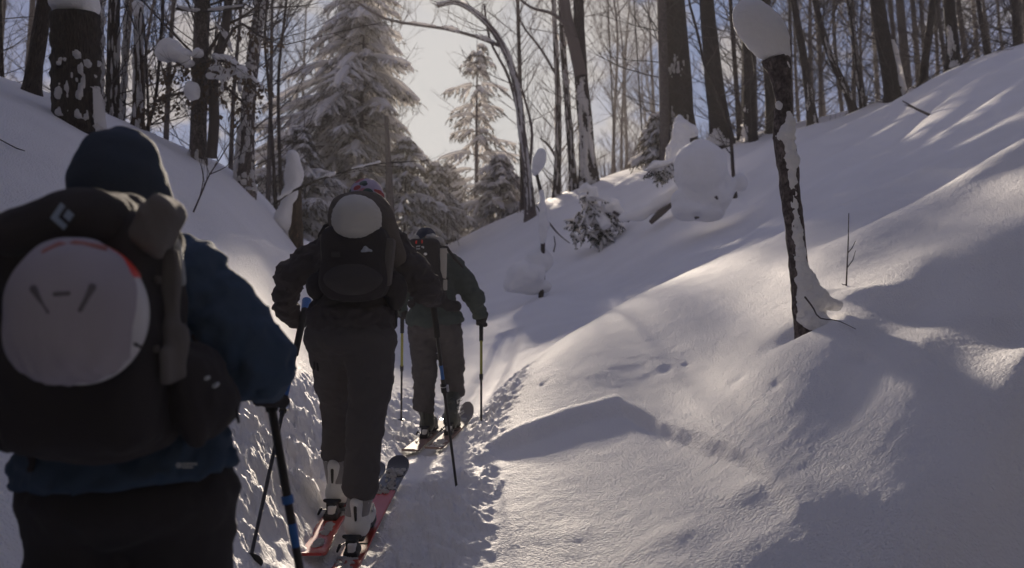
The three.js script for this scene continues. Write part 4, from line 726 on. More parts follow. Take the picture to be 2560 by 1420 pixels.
{ // ------------------------------------------------ nearest skier
  const d = 2.23, t = thing('person', 'nearest skier in a blue hooded jacket and black trousers, seen from behind at the left', 'person', onSnow(-0.86, 2.23));
  body(t, { s: 1, head: [300, 455, 2.28], neckTop: [300, 520, 2.27], neck: [300, 600, 2.25], chest: [290, 760, 2.25], pelvis: [300, 1130, 2.24], shL: [85, 690, 2.24], shR: [500, 690, 2.24], elL: [-35, 900, 2.26], wrL: [-20, 985, 2.5], haL: [-15, 990, 2.58], elR: [650, 910, 2.26], wrR: [664, 965, 2.5], haR: [668, 968, 2.58], hipL: [205, 1190, 2.24], hipR: [430, 1190, 2.24], knL: [200, 1680, 2.15], anL: [200, 2080, 2.2], knR: [450, 1680, 2.3], anR: [450, 2050, 2.35] });
  part('jacket', garment([ell(295, 790, 2.24, 250, 230, 0.16), cap([300, 900, 2.24], [312, 1130, 2.23], 215, 232), ell(312, 1160, 2.23, 268, 130, 0.19), cap([95, 690, 2.24], [468, 690, 2.24], 90, 90), cap([300, 560, 2.26], [300, 660, 2.25], 85, 130),
    cap([476, 705, 2.24], [560, 812, 2.25], 98, 92), cap([560, 812, 2.25], [634, 908, 2.26], 92, 87), cap([634, 908, 2.26], [668, 945, 2.50], 84, 60), cap([95, 700, 2.24], [-30, 900, 2.26], 96, 84), cap([-30, 900, 2.26], [-15, 975, 2.50], 82, 58)], 0.05, 0.010,
    (x, y, z) => 0.010 * n3(x * 9 + y * 7, y * 11 - x * 10, z * 8) + 0.007 * n3(x * 26 + y * 16, y * 22 - x * 22, z * 18), [below(40, 1236, 590, 1196, 2.1)]), P.blueJacket, t);
  part('hood', garment([ell(297, 452, 2.27, 113, 112, 0.125), ell(303, 375, 2.28, 80, 50, 0.09), cap([290, 470, 2.27], [300, 590, 2.25], 104, 105), cap([302, 332, 2.29], [306, 345, 2.29], 12, 26), cap([340, 470, 2.28], [392, 505, 2.30], 60, 34), cap([395, 505, 2.30], [425, 524, 2.33], 24, 9)], 0.035, 0.008, folds(0.003, 9, 12, 9)), P.hood, t);
  part('cap_brim', garment([cap([412, 500, 2.34], [433, 533, 2.37], 16, 5), cap([398, 505, 2.34], [428, 536, 2.36], 14, 5)], 0.02, 0.006), P.blackPack, t);
  part('trousers', garment([ell(318, 1235, 2.23, 262, 130, 0.19), cap([200, 1230, 2.23], [195, 1680, 2.15], 136, 118), cap([195, 1680, 2.15], [200, 2180, 2.2], 112, 100), cap([450, 1230, 2.23], [455, 1680, 2.3], 136, 116), cap([455, 1680, 2.3], [452, 2150, 2.35], 112, 100)], 0.03, 0.011, folds(0.006, 12, 14, 12, 4)), P.blackTrousers, t);
  boot(t, new THREE.Vector3(-0.93, -1.40, -2.12), new THREE.Vector3(0.05, 0, -1), new THREE.Vector3(-0.93, -1.12, -2.17), P.bootGrey, P.black, -1);
  boot(t, new THREE.Vector3(-0.76, -1.42, -2.27), new THREE.Vector3(0.05, 0, -1), new THREE.Vector3(-0.75, -1.13, -2.32), P.bootGrey, P.black, 1);
  { // small print on the hem: a round mark and two lines of tiny lettering
    const g = [], c = (px, py, w, h) => { const q = new THREE.BoxGeometry(w, h, 0.002); const p = J(px, py, 2.049); q.translate(p.x, p.y, p.z); return q; };
    const dsk = new THREE.CylinderGeometry(0.0055, 0.0055, 0.002, 16).rotateX(Math.PI / 2), q = J(447, 1163, 2.049); dsk.translate(q.x, q.y, q.z); g.push(dsk);
    for (let i = 0; i < 7; i++) g.push(c(458 + i * 5.4, 1160, 0.0032, 0.0045)); for (let i = 0; i < 6; i++) g.push(c(457 + i * 4.6, 1168, 0.0028, 0.0035));
    part('hem_print', mergeGeometries(g).applyMatrix4(FRAME), P.print, t);
  }
  { const A = J(668, 955, 2.60), B = new THREE.Vector3((859 - 1280) / F * 2.62, surface((859 - 1280) / F * 2.62, 2.62) - 0.05, -2.62);
    part('glove', blend(grip(J(668, 965, 2.60), B.clone().sub(A), new THREE.Vector3(0.3, 0, 1), 1.1, 0.004), 0.008, 0.005), P.blackPack, t);
    const A2 = A.clone().addScaledVector(B.clone().sub(A).normalize(), -0.07), pl = pole('ski_pole', 'black pole with blue rings held by the nearest skier', A2, B, [[0, 0.12, 0.017, 0.016, 'poleGrip', 'grip'], [0.12, 0.30, 0.0115, 0.0115, 'poleBlack', 'upper_shaft'], [0.30, 0.317, 0.0155, 0.0155, 'poleBlue', 'ring'], [0.317, 0.36, 0.0112, 0.0112, 'poleBlack', 'shaft'], [0.36, 0.41, 0.0116, 0.0116, 'poleBlue', 'blue_sleeve'], [0.41, 0.545, 0.011, 0.011, 'poleBlack', 'shaft'], [0.545, 0.575, 0.015, 0.015, 'poleBlue', 'ring'], [0.575, 0.96, 0.0095, 0.008, 'poleBlack', 'lower_shaft']]);
    const B2 = J(-60, 2000, 2.6), L2 = J(-15, 985, 2.60); part('glove', blend(grip(L2, B2.clone().sub(L2), new THREE.Vector3(-0.3, 0, 1), 1.1, 0.004), 0.008, 0.006), P.blackPack, t);
  }
  // backpack of the nearest skier
  const bp = thing('backpack', 'black and grey backpack of the nearest skier with a helmet strapped on', 'backpack', at(240, 850, 2.0));
  part('pack_body', garment([rbox(234, 825, 1.98, 188, 295, 0.14, 0.06), ell(240, 1055, 2.03, 186, 104, 0.12), ell(360, 800, 2.02, 62, 250, 0.11)], 0.05, 0.011, folds(0.005, 9, 9, 9)), P.blackPack, bp);
  const lid = part('pack_lid', garment([rbox(180, 572, 1.93, 158, 58, 0.14, 0.05, 0.20), rbox(262, 550, 1.95, 84, 58, 0.14, 0.052, -0.08)], 0.05, 0.009, folds(0.004, 8, 10, 8, 2)), P.blackPack, bp);
  part('lid_side', garment([rbox(394, 560, 1.90, 46, 66, 0.05, 0.022, -0.5), cap([380, 606, 1.87], [397, 642, 1.88], 24, 9)], 0.03, 0.008, (x, y, z) => 0.006 * n3(x * 26 + y * 12, y * 9, z * 9)), P.greyPack, bp);
  part('lid_edge', garment([cap([30, 585, 1.85], [44, 660, 1.86], 9, 10)], 0.02, 0.007), P.greyPack, bp);
  part('side_panel', garment([rbox(432, 780, 1.95, 21, 160, 0.012, 0.008, 0.06), rbox(441, 880, 1.94, 24, 70, 0.012, 0.008, 0.03), rbox(413, 915, 1.91, 13, 45, 0.015, 0.008, 0.0)], 0.02, 0.007, (x, y, z) => 0.005 * n3(x * 30, y * 8, z * 9)), P.greyPack, bp);
  part('side_strap', garment([rbox(449, 655, 2.0, 11, 60, 0.006, 0.004, 0.12), rbox(436, 600, 2.0, 8, 14, 0.006, 0.004, 0.3)], 0.01, 0.005), P.print, bp);
  part('strap_loop', garment([cap([447, 590, 2.0], [452, 616, 2.0], 7, 6), cap([430, 560, 2.0], [447, 590, 2.0], 5, 6)], 0.01, 0.005), P.strap, bp);
  part('compression_strap', garment([cap([70, 985, 1.86], [180, 1010, 1.845], 5, 5), cap([180, 1010, 1.845], [330, 1000, 1.86], 5, 5)], 0.01, 0.005), P.pocketGrey, bp);
  part('seam', garment([cap([60, 650, 1.86], [70, 900, 1.85], 3, 3), cap([70, 900, 1.85], [95, 1090, 1.88], 3, 3)], 0.01, 0.005), P.strap, bp);
  part('strap_buckle', garment([rbox(392, 872, 1.90, 8, 10, 0.008, 0.004), rbox(395, 700, 1.90, 8, 10, 0.008, 0.004)], 0.004, 0.004), P.meshGrey, bp);
  part('hip_pocket', garment([ell(492, 985, 2.08, 82, 100, 0.11), ell(520, 1020, 2.10, 58, 70, 0.10), ell(470, 920, 2.06, 70, 60, 0.1), rbox(490, 1075, 2.0, 17, 40, 0.015, 0.008)], 0.04, 0.009, folds(0.006, 12, 12, 12, 6)), P.blackPack, bp);
  part('hip_pocket', garment([ell(45, 1060, 2.08, 62, 68, 0.10), ell(20, 1000, 2.1, 44, 60, 0.1), rbox(82, 1130, 2.03, 13, 52, 0.014, 0.008), cap([30, 1085, 2.06], [8, 1104, 2.06], 12, 6)], 0.03, 0.009, folds(0.006, 12, 12, 12, 3)), P.blackPack, bp);
  part('buckle', garment([rbox(540, 963, 2.0, 9, 5, 0.008, 0.003, 0.6), rbox(518, 945, 1.99, 7, 5, 0.008, 0.003, 0.5)], 0.004, 0.003), P.print, bp);
  part('zip_cord', garment([cap([590, 1010, 2.1], [596, 1055, 2.1], 3.5, 4.5)], 0.004, 0.003), P.strap, bp);
  part('pull_strap', garment([cap([80, 940, 1.88], [94, 1002, 1.9], 8, 5)], 0.004, 0.004), P.greyPack, bp);
  part('strap_loop', garment([cap([482, 840, 2.1], [512, 905, 2.12], 6, 5), cap([512, 905, 2.12], [505, 935, 2.1], 7, 8), cap([492, 850, 2.08], [488, 920, 2.08], 5, 5)], 0.008, 0.005), P.strap, bp);
  { // emblem on the lid: a tilted square with a notched corner
    const s = new THREE.Shape([[-1, 1], [-0.38, 1], [-0.38, -0.38], [1, -0.38], [1, -1], [-1, -1]].map(([x, y]) => new THREE.Vector2(x, y))), q = new THREE.Shape([[-0.02, 0.98], [0.98, 0.98], [0.98, -0.02], [-0.02, -0.02]].map(([x, y]) => new THREE.Vector2(x * 0.9 + 0.1, y * 0.9 + 0.1)));
    const g = mergeGeometries([s, q].map((k) => new THREE.ExtrudeGeometry(k, { depth: 0.25, bevelEnabled: false }))).scale(0.0145, 0.0145, 0.012).rotateZ(-0.785 + 0.12).scale(1, 1.15, 1);
    // the mark opens to the right: long limb lower left, small square right
    const p = J(157, 541, 1.782); g.translate(p.x, p.y, p.z); part('emblem', g.applyMatrix4(FRAME), P.logo, lid);
  }
  // helmet in a stretch cover
  const hm = thing('helmet', 'white and red helmet under a grey stretch cover on the nearest skier’s backpack', 'helmet', at(190, 780, 1.82));
  const rim = [ell(205, 785, 1.80, 162, 178, 0.10)];
  part('shell', garment(rim, 0.01, 0.008), P.white, hm);
  part('shell_red', garment([ell(206.5, 783, 1.80, 163.5, 180, 0.1025)], 0.01, 0.006, null, [(x, y, z) => { const a = J(306, 640, 1.8); return 0.055 - (0.055 - Math.hypot(x - a.x, (y - a.y)) ) - 0.050 + 0.004 * n3(x * 60, y * 60, 1); }]), P.red, hm);
  const cv = part('cover', garment([ell(186, 772, 1.775, 160, 182, 0.118), ell(175, 850, 1.775, 140, 98, 0.108)], 0.03, 0.007, (x, y, z) => 0.0016 * n3(x * 12, y * 12, z * 12) + 0.0045 * n3(x * 40, y * 7, z * 20) * sstep(-y, 0.02, 0.14) + 0.003 * n3(x * 16, y * 16, 2) * sstep(Math.abs(y + 0.05), 0.06, 0.12)), P.net, hm);
  const onCover = (px, py) => { for (let dd = 1.5; dd < 1.9; dd += 0.002) { const p = J(px, py, dd); if (Math.min(ell(186, 772, 1.775, 160, 182, 0.118)(p.x, p.y, p.z), ell(175, 850, 1.775, 140, 98, 0.108)(p.x, p.y, p.z)) < 0) return dd - 0.003; } return 1.7; };
  const vent = (x0, y0, x1, y1, r0, r1, m) => part('vent', garment([cap([x0, y0, onCover(x0, y0) + 0.004], [x1, y1, onCover(x1, y1) + 0.004], r0, r1)], 0.01, 0.003), P[m], cv);
  vent(85, 722, 122, 782, 11, 6, 'ventGrey'); vent(230, 718, 200, 776, 11, 6, 'ventGrey'); vent(138, 735, 172, 733, 7, 7, 'ventGrey');
  part('cover_patch', garment([cap([190, 612, onCover(190, 612) + 0.008], [258, 622, onCover(258, 622) + 0.008], 13, 11), cap([110, 630, onCover(110, 630) + 0.006], [150, 612, onCover(150, 612) + 0.006], 8, 10)], 0.02, 0.004), P.pink, cv);
  part('cover_strap', garment([cap([338, 860, 1.76], [352, 868, 1.78], 6, 6)], 0.01, 0.005), P.black, hm);
}
{ // ------------------------------------------------ middle skier
  const t = thing('person', 'middle skier in a dark jacket and floral cap, seen from behind', 'person', onSnow(-0.74, 4.65));
  body(t, { s: 0.5, head: [914, 512, 4.92], neckTop: [910, 545, 4.88], neck: [904, 585, 4.82], chest: [895, 670, 4.74], pelvis: [880, 840, 4.64], shL: [832, 622, 4.78], shR: [978, 622, 4.78], elL: [724, 690, 4.78], wrL: [718, 772, 4.9], haL: [744, 796, 5.0], elR: [1062, 722, 4.8], wrR: [1078, 740, 4.98], haR: [1080, 738, 5.04], hipL: [832, 860, 4.66], hipR: [930, 860, 4.62], knL: [842, 1010, 4.9], anL: [838, 1190, 4.98], knR: [912, 1040, 4.60], anR: [902, 1280, 4.62] });
  const crump = (x, y, z) => 0.010 * n3(x * 8, y * 17, z * 8) + 0.009 * n3(x * 20 + 3, y * 30, z * 20);
  part('jacket', garment([ell(893, 680, 4.74, 104, 120, 0.15), cap([890, 700, 4.73], [880, 790, 4.66], 92, 98), ell(878, 800, 4.65, 112, 62, 0.17), cap([838, 622, 4.78], [978, 622, 4.78], 42, 42), cap([905, 560, 4.84], [900, 620, 4.8], 40, 60),
    cap([836, 620, 4.78], [780, 655, 4.78], 44, 40), cap([780, 655, 4.78], [726, 688, 4.78], 40, 36), cap([726, 688, 4.78], [716, 735, 4.84], 33, 29), cap([716, 735, 4.84], [716, 776, 4.92], 29, 26), cap([716, 776, 4.92], [736, 796, 4.98], 25, 21), cap([978, 622, 4.78], [1026, 676, 4.79], 44, 40), cap([1026, 676, 4.79], [1064, 722, 4.82], 40, 36), cap([1064, 722, 4.82], [1080, 740, 5.0], 33, 26)], 0.04, 0.009, crump, [below(760, 838, 995, 826, 4.6)]), P.darkJacket, t);
  part('trousers', garment([ell(876, 838, 4.64, 113, 62, 0.17), cap([832, 852, 4.66], [842, 960, 4.84], 66, 52), cap([842, 960, 4.84], [846, 1010, 4.92], 50, 42), cap([846, 1010, 4.92], [836, 1150, 4.98], 40, 34), cap([924, 852, 4.62], [926, 960, 4.6], 66, 54), cap([926, 960, 4.6], [914, 1060, 4.6], 52, 45), cap([914, 1060, 4.6], [901, 1215, 4.60], 45, 45)], 0.03, 0.009, (x, y, z) => 0.005 * n3(x * 10, y * 16, z * 10) + 0.004 * n3(x * 24, y * 40, z * 24), [(x, y, z) => Math.min(below(800, 1148, 868, 1156, 4.98, 0.003)(x, y, z) + (z > -4.80 ? 9 : 0), below(857, 1240, 946, 1252, 4.6, 0.003)(x, y, z) + (z < -4.80 ? 9 : 0))]), P.darkTrousers, t);
  const fl = garment([ell(916, 494, 4.90, 44, 48, 0.10)], 0.02, 0.006, folds(0.0015, 20, 20, 20)); part('cap', fl, P.floral, t);
  const gl = J(752, 792, 5.02), gr = J(1079, 735, 5.06);
  const tipL = hit(620, 1395, 3.2), tipR = hit(1147, 1224, 4.2), BL = new THREE.Vector3(tipL[0], surface(...tipL) - 0.06, -tipL[1]), BR = new THREE.Vector3(tipR[0], surface(...tipR) - 0.08, -tipR[1]);
  const AL = J(767, 752, 5.04), AR = J(1074, 690, 5.10);
  part('glove', blend(grip(gl, BL.clone().sub(AL), new THREE.Vector3(-1, 0, 0.3), 1.12, 0.005), 0.008, 0.005), P.blackPack, t);
  part('glove', blend(grip(gr, BR.clone().sub(AR), new THREE.Vector3(-0.2, 0, 1), 1.12, 0.005), 0.008, 0.005), P.blackPack, t);
  const segs = [[0, 0.045, 0.024, 0.018, 'poleBlue', 'grip_cap'], [0.045, 0.25, 0.017, 0.0155, 'poleGrip', 'grip'], [0.25, 0.37, 0.0095, 0.0095, 'poleBlack', 'upper_shaft'], [0.37, 0.43, 0.0098, 0.0098, 'poleBlue', 'blue_sleeve'], [0.43, 0.50, 0.012, 0.0105, 'poleBlack', 'shaft'], [0.50, 0.97, 0.0085, 0.007, 'poleBlack', 'lower_shaft']];
  const pL = pole('ski_pole', 'black and blue pole in the middle skier’s left hand', AL, BL, segs, null, 0.97), pR = pole('ski_pole', 'black and blue pole in the middle skier’s right hand', AR, BR, segs, null, 0.985);
  clampOn(pL, 0.47, 0.0115); clampOn(pR, 0.47, 0.0115);
  // backpack
  const bp = thing('backpack', 'black backpack of the middle skier with hip pockets and small emblem', 'backpack', at(890, 680, 4.55));
  part('pack_body', garment([rbox(890, 655, 4.52, 80, 92, 0.12, 0.06), ell(884, 700, 4.5, 84, 50, 0.13)], 0.04, 0.009, folds(0.004, 9, 9, 9)), P.blackPack, bp);
  part('front_pocket', garment([ell(882, 698, 4.42, 74, 42, 0.07)], 0.03, 0.008, folds(0.003, 9, 9, 9)), P.pocketGrey, bp);
  part('pack_lid', garment([ell(902, 560, 4.62, 80, 78, 0.13), ell(870, 525, 4.62, 42, 40, 0.11), ell(930, 540, 4.64, 44, 52, 0.11), cap([960, 560, 4.66], [985, 640, 4.66], 30, 30)], 0.04, 0.009, folds(0.006, 9, 9, 9)), P.brownLid, bp);
  part('side_mesh', garment([rbox(968, 655, 4.5, 15, 60, 0.05, 0.015, -0.1)], 0.02, 0.007), P.meshGrey, bp);
  part('side_mesh', garment([rbox(812, 640, 4.5, 6, 55, 0.05, 0.006, 0.05)], 0.02, 0.007), P.meshGrey, bp);
  part('hip_pocket', garment([ell(800, 718, 4.62, 32, 36, 0.09), ell(792, 705, 4.62, 20, 18, 0.06)], 0.03, 0.007, folds(0.004, 14, 14, 14)), P.blackPack, bp);
  part('hip_pocket', garment([ell(985, 718, 4.62, 34, 40, 0.09), ell(992, 752, 4.62, 20, 26, 0.06)], 0.03, 0.007, folds(0.004, 14, 14, 14)), P.blackPack, bp);
  part('strap_loop', garment([cap([793, 690, 4.6], [800, 672, 4.6], 4, 4), cap([806, 688, 4.6], [800, 672, 4.6], 3.5, 3.5)], 0.006, 0.005), P.strap, bp);
  part('strap_loop', garment([cap([797, 590, 4.62], [812, 565, 4.62], 4, 4), cap([812, 565, 4.62], [826, 560, 4.62], 4, 5)], 0.006, 0.005), P.strap, bp);
  part('hanging_strap', garment([cap([990, 775, 4.62], [991, 815, 4.62], 4, 3), cap([996, 762, 4.62], [1000, 775, 4.62], 5, 4)], 0.006, 0.005), P.strap, bp);
  part('buckle', garment([rbox(840, 636, 4.385, 12, 7, 0.008, 0.004)], 0.01, 0.004), P.pocketGrey, bp);
  part('emblem', garment([cap([905, 628, 4.40], [928, 627, 4.40], 2, 2), cap([905, 628, 4.40], [913, 619, 4.40], 2, 3), cap([913, 619, 4.40], [928, 627, 4.40], 3, 2), cap([914, 623, 4.4], [914, 626, 4.4], 4, 4)], 0.01, 0.003), P.print, bp);
  part('zip_pull', garment([cap([986, 898, 4.6], [988, 900, 4.6], 1, 1), cap([785, 905, 4.58], [786, 922, 4.58], 2.5, 3), cap([793, 908, 4.58], [795, 926, 4.58], 2.5, 3)], 0.002, 0.004), P.strap, bp);
  const hm = thing('helmet', 'pale helmet in a stretch cover on the middle skier’s backpack', 'helmet', at(893, 550, 4.45));
  part('cover', garment([ell(892, 546, 4.47, 62, 57, 0.115), ell(893, 575, 4.47, 58, 26, 0.10), ell(884, 508, 4.49, 30, 16, 0.06)], 0.03, 0.007, (x, y, z) => 0.002 * n3(x * 14, y * 14, z * 14) + 0.0025 * Math.sin(Math.atan2(y - 0.29, x + 0.68) * 60) * sstep(Math.hypot(x + 0.68, (y - 0.29)), 0.08, 0.11)), P.netPale, hm);
  part('cover_band', garment([cap([832, 575, 4.46], [845, 596, 4.45], 4, 4), cap([845, 596, 4.45], [930, 599, 4.45], 4, 4), cap([930, 599, 4.45], [953, 572, 4.46], 4, 4)], 0.02, 0.006), P.strap, hm);
  // skis and boots
  const rp = [J(848, 1452, 4.1), J(885, 1386, 4.55), J(940, 1277, 5.05), J(984, 1192, 5.45), J(1000, 1166, 5.62)], lp = [J(775, 1402, 4.25), J(835, 1295, 4.87), J(905, 1212, 5.5), J(945, 1182, 5.85)];
  const sr = ski('right red ski of the middle skier with a dark tip and snow on it', rp, 0.118, [[0, 0.62, 'skiRed', 'topsheet'], [0.62, 0.80, 'skiDark', 'topsheet'], [0.80, 1, 'skiDark', 'ski_tip']], null, [[0.60, 0.86, -0.7, 0.8, 0.012, 3], [0.12, 0.24, -0.9, 0.5, 0.006, 5], [0.02, 0.1, -0.2, 0.3, 0.006, 6]]);
  const sl = ski('left red ski of the middle skier with snow patches on its tail', lp, 0.118, [[0, 0.7, 'skiRed', 'topsheet'], [0.7, 1, 'skiDark', 'ski_tip']], null, [[0.08, 0.13, -0.1, 0.2, 0.004, 7], [0.17, 0.27, -0.1, 0.4, 0.005, 8], [0.31, 0.4, -0.9, 0.9, 0.007, 9], [0.55, 0.85, -0.7, 0.7, 0.012, 10]]);
  const dr = rp[2].clone().sub(rp[1]), dl = lp[2].clone().sub(lp[1]), hr = J(885, 1380, 4.53).add(new THREE.Vector3(0, 0.012, 0)), hl = J(835, 1291, 4.86).add(new THREE.Vector3(0, 0.012, 0));
  bindings(sr, hr, dr); bindings(sl, hl, dl);
  const fr = hr.clone().addScaledVector(dr.clone().normalize(), 0.03).add(new THREE.Vector3(0, 0.018, 0)), flh = hl.clone().addScaledVector(dl.clone().normalize(), 0.03).add(new THREE.Vector3(0, 0.018, 0));
  boot(t, fr, dr, J(902, 1235, 4.62), P.boot, P.bootGrey, 1); boot(t, flh, dl, J(836, 1140, 4.98), P.boot, P.bootGrey, -1);
}
{ // ------------------------------------------------ farthest skier
  const t = thing('person', 'farthest skier in a dark green jacket and navy beanie, partly hidden behind the middle skier', 'person', onSnow(-0.58, 7.95));
  body(t, { s: 0.29, head: [1066, 596, 8.05], neckTop: [1066, 615, 8.0], neck: [1066, 635, 7.98], chest: [1078, 690, 7.95], pelvis: [1085, 800, 7.92], shL: [1030, 655, 7.95], shR: [1128, 660, 7.95], elL: [1002, 720, 7.95], wrL: [1002, 770, 8.1], haL: [1004, 782, 8.15], elR: [1180, 735, 7.95], wrR: [1202, 790, 8.1], haR: [1203, 800, 8.14], hipL: [1056, 815, 7.92], hipR: [1122, 815, 7.9], knL: [1062, 920, 7.95], anL: [1062, 1030, 8.0], knR: [1130, 915, 8.1], anR: [1132, 1020, 8.1] }, 0.016);
  const cr = (x, y, z) => 0.010 * n3(x * 7, y * 13, z * 7) + 0.006 * n3(x * 18, y * 26, z * 18);
  part('jacket', garment([ell(1080, 700, 7.94, 62, 74, 0.16), cap([1082, 720, 7.93], [1084, 780, 7.9], 56, 58), ell(1086, 800, 7.9, 72, 36, 0.18), cap([1032, 660, 7.95], [1128, 664, 7.95], 26, 26), cap([1066, 615, 8.0], [1070, 650, 7.97], 24, 36), cap([1128, 666, 7.95], [1158, 704, 7.95], 28, 26), cap([1158, 704, 7.95], [1184, 742, 7.96], 26, 24), cap([1184, 742, 7.96], [1201, 788, 8.08], 23, 18), cap([1030, 660, 7.95], [1004, 720, 7.95], 27, 22), cap([1004, 720, 7.95], [1004, 775, 8.1], 20, 15)], 0.045, 0.012, cr, [below(1012, 830, 1160, 806, 7.9)]), P.greenJacket, t);
  part('trousers', garment([ell(1086, 815, 7.9, 66, 34, 0.17), cap([1056, 830, 7.92], [1062, 925, 7.95], 36, 30), cap([1062, 925, 7.95], [1059, 1020, 8.0], 29, 26), cap([1120, 830, 7.9], [1130, 915, 8.08], 36, 30), cap([1130, 915, 8.08], [1137, 985, 8.1], 29, 25)], 0.03, 0.011, (x, y, z) => 0.007 * n3(x * 10, y * 14, z * 10) + 0.006 * n3(x * 20, y * 30, z * 20), [(x, y, z) => { const m = J(1096, 900, 8).x; return Math.min(below(1028, 1022, 1090, 1040, 8.0, 0.003)(x, y, z) + (x > m ? 9 : 0), below(1100, 1012, 1166, 988, 8.1, 0.003)(x, y, z) + (x < m ? 9 : 0)); }]), P.darkTrousers, t);
  part('beanie', garment([ell(1065, 594, 8.05, 26, 27, 0.095)], 0.02, 0.009), P.navy, t);
  const AR = J(1203, 786, 8.14), AL = J(1006, 762, 8.15), tR = hit(1203, 1058, 5), tL = hit(1003, 1046, 5), BR = new THREE.Vector3(tR[0], surface(...tR) - 0.12, -tR[1]), BL = new THREE.Vector3(tL[0], surface(...tL) - 0.03, -tL[1]);
  part('glove', blend(grip(J(1203, 800, 8.14), BR.clone().sub(AR), new THREE.Vector3(0.2, 0, 1), 1.1, 0.004), 0.008, 0.006), P.blackPack, t);
  part('glove', blend(grip(J(1006, 778, 8.15), BL.clone().sub(AL), new THREE.Vector3(0.2, 0, 1), 1.1, 0.004), 0.008, 0.006), P.blackPack, t);
  const segs = [[0, 0.22, 0.017, 0.016, 'poleGrip', 'grip'], [0.22, 0.49, 0.011, 0.011, 'poleYellow', 'upper_shaft'], [0.49, 0.53, 0.016, 0.014, 'poleBlack', 'clamp'], [0.53, 0.97, 0.009, 0.008, 'poleBlack', 'lower_shaft']];
  pole('ski_pole', 'yellow and black pole in the farthest skier’s right hand', AR, BR, segs, null, 0.93); pole('ski_pole', 'yellow and black pole left of the farthest skier, standing in the track', AL, BL, segs, null, 0.96);
  const bp = thing('backpack', 'slim black backpack of the farthest skier with white lettering', 'backpack', at(1068, 690, 7.7));
  part('pack_body', garment([rbox(1062, 655, 7.72, 40, 58, 0.10, 0.05, 0.05), rbox(1078, 720, 7.74, 32, 40, 0.10, 0.05, 0.2), cap([1088, 745, 7.76], [1112, 772, 7.8], 22, 14), cap([1030, 760, 7.82], [1140, 765, 7.82], 12, 14)], 0.05, 0.010, folds(0.004, 9, 9, 9)), P.blackPack, bp);
  part('side_strap', garment([rbox(1107, 658, 7.68, 10, 38, 0.02, 0.008, -0.02), rbox(1111, 712, 7.7, 7, 14, 0.02, 0.006, 0.0)], 0.01, 0.008), P.cream, bp);
  part('strap_loop', garment([cap([1097, 616, 7.72], [1117, 619, 7.74], 3.5, 4), cap([1117, 619, 7.74], [1136, 645, 7.78], 4, 4), cap([1136, 645, 7.78], [1158, 668, 7.84], 4, 3)], 0.01, 0.008), P.strap, bp);
  part('strap_loop', garment([cap([1100, 695, 7.66], [1120, 697, 7.7], 3.5, 3.5)], 0.01, 0.008), P.strap, bp);
  part('red_tab', garment([cap([1055, 601, 7.62], [1055, 607, 7.615], 2, 2), cap([1041, 603, 7.62], [1040, 608, 7.615], 2, 2)], 0.002, 0.004), P.red, bp);
  { // two rows of small white lettering and a round emblem
    const g = [], bx = (px, py, w, h) => { const k = 7.61 / F, q = new THREE.BoxGeometry(w * k, h * k, 0.003); q.rotateZ(0.14); const p = J(px, py, 7.612); q.translate(p.x, p.y, p.z); return q; };
    for (let i = 0; i < 4; i++) g.push(bx(1041.5 + i * 2.6, 616 - i * 0.35, 1.6, 3.4)); for (let i = 0; i < 4; i++) g.push(bx(1041.5 + i * 2.6, 622.5 - i * 0.35, 1.6, 3.4)); for (const [x, y, w, h] of [[1055, 617, 3.4, 3], [1058.5, 618.5, 3.4, 4.6], [1057, 616.4, 4, 2.2]]) g.push(bx(x, y, w, h));
    part('lettering', mergeGeometries(g).applyMatrix4(FRAME), P.print, bp);
    part('snow_spot', garment([ell(1063.5, 635, 7.62, 4.5, 3.6, 0.012)], 0.01, 0.004), M.snowCap, bp);
  }
  const jk = thing('folded_jacket', 'cream jacket stuffed under the top of the farthest skier’s backpack', 'jacket', at(1070, 600, 7.8));
  part('cloth', garment([ell(1036, 600, 7.8, 15, 11, 0.07, 0.4), ell(1082, 597, 7.8, 18, 11, 0.08, -0.4), ell(1098, 608, 7.8, 12, 12, 0.07), ell(1106, 614, 7.8, 5, 6, 0.05)], 0.04, 0.009, folds(0.008, 14, 14, 14)), P.cream, jk);
  const lp = [J(1020, 1134, 7.3), J(1065, 1096, 7.95), J(1106, 1060, 8.6), J(1126, 1044, 8.95)], rp = [J(1078, 1129, 7.3), J(1125, 1087, 7.85), J(1155, 1055, 8.45), J(1170, 1034, 8.8)];
  const sl = ski('left ski of the farthest skier with a pale tan tail', lp, 0.118, [[0, 0.42, 'skiTan', 'topsheet'], [0.42, 0.8, 'skiGrey', 'topsheet'], [0.8, 1, 'skiDark', 'ski_tip']], null, [[0.3, 0.4, -0.8, 0.6, 0.008, 21]]);
  const sr = ski('right ski of the farthest skier with a broad raised dark tip', rp, 0.118, [[0, 0.5, 'skiTan', 'topsheet'], [0.5, 0.8, 'skiGrey', 'topsheet'], [0.8, 1, 'skiGrey', 'ski_tip']], null, [[0.04, 0.2, -0.6, 0.8, 0.008, 22], [0.66, 0.72, -0.4, 0.4, 0.006, 23]], 0.09);
  const dl = lp[2].clone().sub(lp[1]), dr = rp[2].clone().sub(rp[1]), hl = J(1064, 1092, 7.93).add(new THREE.Vector3(0, 0.012, 0)), hr = J(1124, 1084, 7.83).add(new THREE.Vector3(0, 0.012, 0));
  bindings(sl, hl, dl); bindings(sr, hr, dr);
  boot(t, hl.clone().add(new THREE.Vector3(0, 0.014, -0.03)), dl, J(1062, 1018, 8.0), P.bootGreen, P.bootGreen, -1, true); boot(t, hr.clone().add(new THREE.Vector3(0, 0.014, -0.03)), dr, J(1134, 985, 8.08), P.bootGreen, P.bootGreen, 1, true);
}
